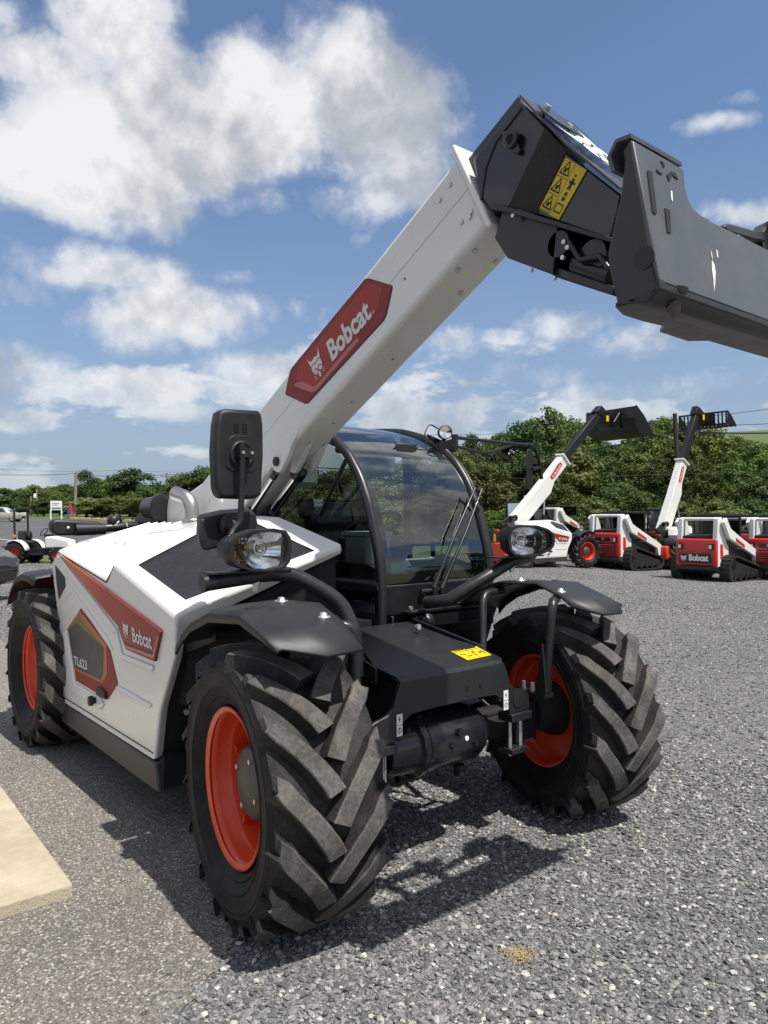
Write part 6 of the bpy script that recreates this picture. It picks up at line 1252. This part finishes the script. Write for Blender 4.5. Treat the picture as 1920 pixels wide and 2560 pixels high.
# ------------------------------------------------------------------ parked machines on the right
HB_ = HEAD-R(65); FX, FY = V3(math.cos(HB_), math.sin(HB_), 0), V3(-math.sin(HB_), math.cos(HB_), 0)
NEWROOT = ('boom', 'boom_head', 'boom_decal', 'boom_warning_label', 'head_top_plate', 'head_rail', 'tilt_linkage', 'linkage_bolt', 'quick_coupler', 'lift_cylinder', 'near_mirror', 'near_mirror_arm', 'wide_angle_mirror', 'rear_mirror', 'rear_mirror_bar', 'rear_work_lamp', 'cable_tie', 'exhaust_pipe', 'headlamp', 'lamp_bar', 'lamp_bolt', 'tie_down_label', 'pinch_warning_label', 'fender_bracket', 'bracket_bolt', 'wiper_linkage', 'dash_vent', 'arch_bolt', 'model_decal', 'horn_dish', 'joystick')
def bg_telehandler(px, d, label, elev, Lb, ext, tool, bucket, turn):
    hd_r = HEAD-R(turn); w = away(px, 1290, d); w = V3(w.x, w.y, 0)+V3(-math.sin(hd_r), math.cos(hd_r), 0)*.913; z0 = gz(w.x, w.y)
    root = copy_tree(TH, None, NEWROOT); root.location = (w.x, w.y, z0); root.rotation_euler = (0, 0, hd_r); root['label'] = label; root['group'] = 'telehandlers on the yard'
    e = R(elev); a, n = V3(math.cos(e), 0, math.sin(e)), V3(-math.sin(e), 0, math.cos(e)); o = V3(-2.75, 0, 1.45)
    mb = MB(); mb.prism([o-n*.30, o+n*.28, o+a*Lb*.5+n*.22, o+a*Lb+n*.22, o+a*Lb-n*.18, o+a*Lb*.72-n*.18, o+a*Lb*.60-n*.36, o+a*Lb*.5-n*.34], (0, .30, 0)); 
    for v in range(len(mb.v)): mb.v[v] = (mb.v[v][0], mb.v[v][1]-.20, mb.v[v][2])
    bo = mb.build('boom', 'whitebg', root, bevel=.02)
    mb = MB(); c = o+a*(Lb-.03); mb.prism([c-n*.24+V3(0, -.26, 0), c+n*.28+V3(0, -.26, 0), c+n*.28+V3(0, .16, 0), c-n*.24+V3(0, .16, 0)], a*.05); mb.build('collar', 'whitebg', bo)
    mb = MB(); mb.prism([o+a*Lb-n*.13+V3(0, -.16, 0), o+a*Lb+n*.17+V3(0, -.16, 0), o+a*(Lb+ext)+n*.17+V3(0, -.16, 0), o+a*(Lb+ext)-n*.13+V3(0, -.16, 0)], (0, .22, 0)); mb.build('boom_extension', 'satin', root, bevel=.01)
    dc = [o+a*Lb*t+n*h+V3(0, -.202, 0) for t, h in ((.70, .10), (.88, .17), (.92, .12), (.92, .0), (.745, -.08), (.70, -.03))]
    mb = MB(); mb.prism(dc, (0, -.006, 0)); d_ = mb.build('boom_decal', 'red', root); mb = MB(); quad_text(mb, 'Bobcat', o+a*Lb*.765-n*.0+V3(0, -.211, 0)-n*.035, o+a*Lb*.90-n*.0+V3(0, -.211, 0)+n*.02, o+a*Lb*.765+n*.10+V3(0, -.211, 0)-n*.02); quad_cat(mb, o+a*Lb*.72-n*.05+V3(0, -.211, 0), o+a*Lb*.755-n*.05+V3(0, -.211, 0), o+a*Lb*.72+n*.07+V3(0, -.211, 0)); mb.build('lettering', 'declight', d_)
    mb = MB(); mb.use('chrome'); A, B = o+a*Lb*.56-n*.30, V3(-1.2, -.05, 1.15); mb.cyl(A, A.lerp(B, .55), .04, seg=10); mb.use('black'); mb.cyl(A.lerp(B, .5), B, .06, seg=10); mb.build('lift_cylinder', None, root)
    h = o+a*(Lb+ext); hd_ = [h-a*.25+n*.24, h+a*.15+n*.22, h+V3(.55, 0, -.12), h+V3(.60, 0, -.42), h+V3(.25, 0, -.50), h-a*.05-n*.22]
    mb = MB(); mb.prism([p+V3(0, -.19, 0) for p in hd_], (0, .28, 0)); hb = mb.build('boom_head', 'black', root, bevel=.01)
    mb = MB(); mb.prism([p+V3(0, -.192, 0) for p in (h+V3(.22, 0, -.10), h+V3(.36, 0, -.10), h+V3(.36, 0, -.32), h+V3(.22, 0, -.32))], (0, -.006, 0)); mb.build('caution_label', 'yellow', hb)
    q = h+V3(.62, 0, -.25)
    if bucket:
        prof = [(0, .42), (-.02, .0), (.05, -.35), (.25, -.55), (.55, -.60), (1.15, -.62)]
        rows = [[q+V3(x, y, z) for x, z in prof] for y in (-1.20, 1.10)]
        mb = MB(); mb.grid(list(map(list, zip(*rows)))); bk = mb.build('bucket', 'black', root, solid=.03)
        for y in (-1.20, 1.10):
            mb = MB(); mb.prism([q+V3(x, y, z) for x, z in prof+[(1.05, -.50), (.55, .10), (.10, .46)]], (0, .03, 0)); mb.build('bucket_cheek', 'black', bk)
        mb = MB(); mb.box(q+V3(-.02, -.05, -.1), (.12, 1.0, .5)); mb.box(q+V3(.02, -.05, .34), (.10, 2.2, .10)); mb.build('coupler', 'satin', bk)
        for y in (-.5, .35): mb = MB(); mb.tube([q+V3(-.35, y, -.15), q+V3(0, y, .25)], .05, 8); mb.build('tilt_cylinder', 'black', bk)
    else:
        q = h+V3(.5, 0, -.2)
        mb = MB(); mb.box(q+V3(0, -.05, .16), (.08, 2.1, .07)); mb.box(q+V3(0, -.05, -.34), (.08, 2.1, .08)); mb.box(q+V3(-.02, -.05, -.1), (.10, .9, .46)); bk = mb.build('grapple', 'black', root, bevel=.01)
        for k in range(13):
            y = -1.05+.165*k; mb = MB(); mb.prism([q+V3(x, y, z) for x, z in ((-.03, .18), (.03, .18), (.06, -.25), (.30, -.42), (.85, -.40), (.86, -.37), (.28, -.33), (-.02, -.36))], (0, .035, 0)); mb.build('tine', 'black', bk)
        for y in (-1.12, 1.0): mb = MB(); mb.prism([q+V3(x, y, z) for x, z in ((-.02, .20), (.25, .05), (.75, -.38), (.3, -.42), (-.02, -.36))], (0, .03, 0)); mb.build('end_plate', 'black', bk)
    mb = MB(); mb.use('black'); mb.cyl((-1.75, .3, 2.33), (-1.75, .3, 2.43), .05, seg=10); mb.use('amber'); mb.lathe([(.05, 0), (.055, .08), (.03, .12), (0, .125)], (-1.75, .3, 2.43), (0, 0, 1), 12); mb.build('beacon', None, root)
    return root
bg_telehandler(1462, 27.4, 'white telehandler carrying a wide black bucket, parked beyond the near cab', 43, 3.55, 2.75, 'bucket', True, 56)
bg_telehandler(1795, 33.0, 'telehandler with its boom raised steeply and a black grapple, parked behind the loaders', 61, 3.2, 2.45, 'grapple', False, 51)
def loader(px, d, label, sign, first=[]):
    p = away(px, 1290, d); z0 = gz(p.x, p.y)
    root = empty('track_loader', (p.x, p.y, z0), HEAD-R(51), label, 'loader', 'compact loaders in the row of machines')
    loop = [(-1.02, .30), (-.95, .12), (-.78, .02), (-.6, 0), (.95, 0), (1.12, .05), (1.22, .17), (1.22, .30), (1.12, .42), (.3, .62), (-.52, .82), (-.72, .82), (-.90, .72), (-1.0, .52)]
    for s in (-1, 1):
        P = smooth_path([V3(x, 0, z) for x, z in loop+[loop[0]]], 2, .3)
        mb = MB(); y0 = s*.80; ins = []
        c0 = V3(.0, 0, .33); ins = [c0+(q-c0)*.90 for q in P]
        mb.grid([[V3(a_.x, y0-.17, a_.z), V3(a_.x, y0+.17, a_.z)] for a_ in P]); mb.grid([[V3(b.x, y0+.17, b.z), V3(b.x, y0-.17, b.z)] for b in ins])
        for e in (-1, 1): mb.grid([[V3(a_.x, y0+e*.17, a_.z), V3(b.x, y0+e*.17, b.z)] for a_, b in zip(P, ins)])
        acc = 0
        for a_, b in zip(P, P[1:]):
            l = (b-a_).length; t = .13-acc
            while t < l:
                c = a_.lerp(b, t/l); ang = math.atan2((b-a_).z, (b-a_).x); mb.box((c.x, y0, c.z), (.06, .33, .05), Matrix.Rotation(-ang, 3, 'Y')); t += .13
            acc = (acc+l) % .13
        tr = mb.build('track', 'rubbermid', root)
        mb = MB(); mb.prism([V3(-.80, y0-.12, .12), V3(1.05, y0-.12, .12), V3(1.05, y0-.12, .30), V3(-.55, y0-.12, .66), V3(-.80, y0-.12, .60)], (0, .24, 0)); mb.build('track_frame', 'void', tr)
        for x, z, r_ in [(-.6+.36*k, .14, .09) for k in range(5)]+[(-.66, .60, .16)]: mb = MB(); mb.cyl((x, y0-.14, z), (x, y0+.14, z), r_, seg=14); mb.build('track_roller', 'black', tr)
        mb = MB(); mb.prism([V3(-1.15, s*.50, .45), V3(-1.15, s*.50, 1.30), V3(-1.08, s*.50, 1.98), V3(-.86, s*.50, 2.02), V3(-.66, s*.50, 1.62), V3(-.55, s*.50, 1.2), V3(-.30, s*.50, .95), V3(-.30, s*.50, .45)], (0, s*.16, 0)); mb.build('side_upright', 'whitebg', root, bevel=.02)
        mb = MB(); mb.prism([V3(-1.02, s*.70, 1.86), V3(-.86, s*.70, 2.0), V3(-.60, s*.70, 1.66), V3(-.05, s*.70, 1.42), V3(1.05, s*.70, .98), V3(1.30, s*.70, .85), V3(1.30, s*.70, .46), V3(1.08, s*.70, .46), V3(1.02, s*.70, .74), V3(-.10, s*.70, 1.14), V3(-.68, s*.70, 1.36)], (0, s*.12, 0)); ar = mb.build('lift_arm', 'whitebg', root, bevel=.015)
        mb = MB(); mb.prism([V3(-.30, s*.822, 1.38), V3(.28, s*.822, 1.14), V3(.28, s*.822, 1.04), V3(-.30, s*.822, 1.26)], (0, s*.005, 0)); mb.build('arm_decal', 'red', ar)
        mb = MB(); mb.prism([V3(-.98, s*.662, 1.18), V3(-.82, s*.662, 1.18), V3(-.80, s*.662, .80), V3(-.86, s*.662, .72), V3(-.98, s*.662, .74)], (0, s*.006, 0)); mb.build('side_badge', 'tail', root)
        mb = MB(); mb.prism([V3(-.45, s*.664, 1.1), V3(.6, s*.664, .92), V3(.75, s*.664, .70), V3(-.45, s*.664, .70)], (0, s*.02, 0)); mb.build('side_louvre', 'ink', root)
    mb = MB(); mb.cyl((-.96, -.62, 1.96), (-.96, .62, 1.96), .055, seg=12); mb.build('cross_tube', 'whitebg', root)
    mb = MB(); mb.box((.0, 0, .68), (2.1, 1.24, .62)); mb.prism([V3(-1.1, -.55, 1.3), V3(-1.1, -.55, 1.42), V3(-.5, -.55, 1.5), V3(-.5, -.55, 1.2)], (0, 1.1, 0)); mb.build('body', 'void', root)
    mb = MB(); mb.prism([V3(-1.23, -.66, .52), V3(-1.25, -.68, .9), V3(-1.19, -.66, 1.33), V3(-1.08, -.66, 1.36), V3(-1.08, -.66, .5)], (0, 1.33, 0)); dr = mb.build('rear_door', 'red', root, bevel=.04, bseg=3)
    for s in (-1, 1):
        mb = MB(); mb.box((-1.245, s*.50, 1.10), (.02, .18, .19)); lm = mb.build('lamp_bezel', 'ink', dr); mb = MB(); mb.box((-1.257, s*.50+.02, 1.10), (.01, .09, .12)); mb.build('tail_lamp', 'label', dr)
    if sign:
        mb = MB(); mb.box((-1.262, .0, .74), (.02, 1.06, .30)); sg = mb.build('sign_plate', 'ink', dr, bevel=.02)
        mb = MB(); vs, fs = text_mesh('Bobcat', .26, 0, .012, .86); put2d(mb, vs, fs, V3(-1.274, .20, .655), V3(0, -1, 0), V3(0, 0, 1)); mb.build('lettering', 'label', sg)
        mb = MB(); put_cat(mb, V3(-1.274, .50, .63), V3(0, -.25, 0), V3(0, 0, .22)); mb.build('cat_emblem', 'label', sg)
        mb = MB(); mb.box((-1.246, 0, .925), (.012, 1.2, .008)); mb.build('door_seam', 'ink', dr)
    else:
        for k in range(6): mb = MB(); mb.box((-1.258, .0, .62+.058*k), (.03, .98-.02*abs(k-3), .022), Matrix.Rotation(.5, 3, 'Y')); mb.build('grille_slat', 'red', dr)
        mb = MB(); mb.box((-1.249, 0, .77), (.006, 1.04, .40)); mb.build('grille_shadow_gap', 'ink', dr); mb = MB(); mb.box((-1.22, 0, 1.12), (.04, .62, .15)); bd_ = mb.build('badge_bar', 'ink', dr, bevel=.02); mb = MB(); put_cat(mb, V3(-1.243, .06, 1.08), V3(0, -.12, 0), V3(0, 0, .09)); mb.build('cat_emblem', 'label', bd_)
    mb = MB(); mb.prism([V3(-1.22, -.68, .50), V3(-1.22, -.68, .38), V3(-1.10, -.68, .28), V3(-.9, -.68, .28), V3(-.9, -.68, .5)], (0, 1.36, 0)); mb.build('rear_bumper', 'skirt' if not sign else 'black', root, bevel=.02)
    mb = MB()
    for x in (-.48, .72):
        for y in (-.46, .46): mb.box((x, y, 1.62), (.08, .08, .92))
    mb.box((.10, 0, 2.08), (1.36, 1.02, .08)); mb.box((.1, -.45, 1.22), (1.2, .04, .3)); mb.box((.1, .45, 1.22), (1.2, .04, .3)); mb.box((-.48, 0, 1.92), (.05, .92, .07)); cb_ = mb.build('cab', 'satin', root, bevel=.015)
    mb = MB(); mb.box((.12, -.46, 1.70), (1.12, .012, .70)); mb.box((.12, .46, 1.70), (1.12, .012, .70)); mb.box((-.485, 0, 1.66), (.012, .86, .52)); mb.build('cab_glass', 'roofglass', cb_)
    mb = MB(); mb.box((.1, 0, 1.5), (.4, .5, .7)); mb.build('seat', 'seat', cb_, bevel=.05)
    return root
loader(1787, 26.2, 'white track loader with a big black name sign on its red rear door', True)
loader(1556, 29.0, 'track loader with a louvred red tail between the two raised booms', False)
loader(1962, 27.8, 'track loader at the right edge, cut by the frame, with a louvred red tail', False)
loader(1400, 38, 'loader half hidden behind the bucket telehandler, only white arms and cab showing', False)
loader(1668, 35.5, 'loader in the second row, its cab and arms peeping out between the two red tails', False)
loader(1880, 34.5, 'loader in the second row behind the cab of the signed track loader', False)
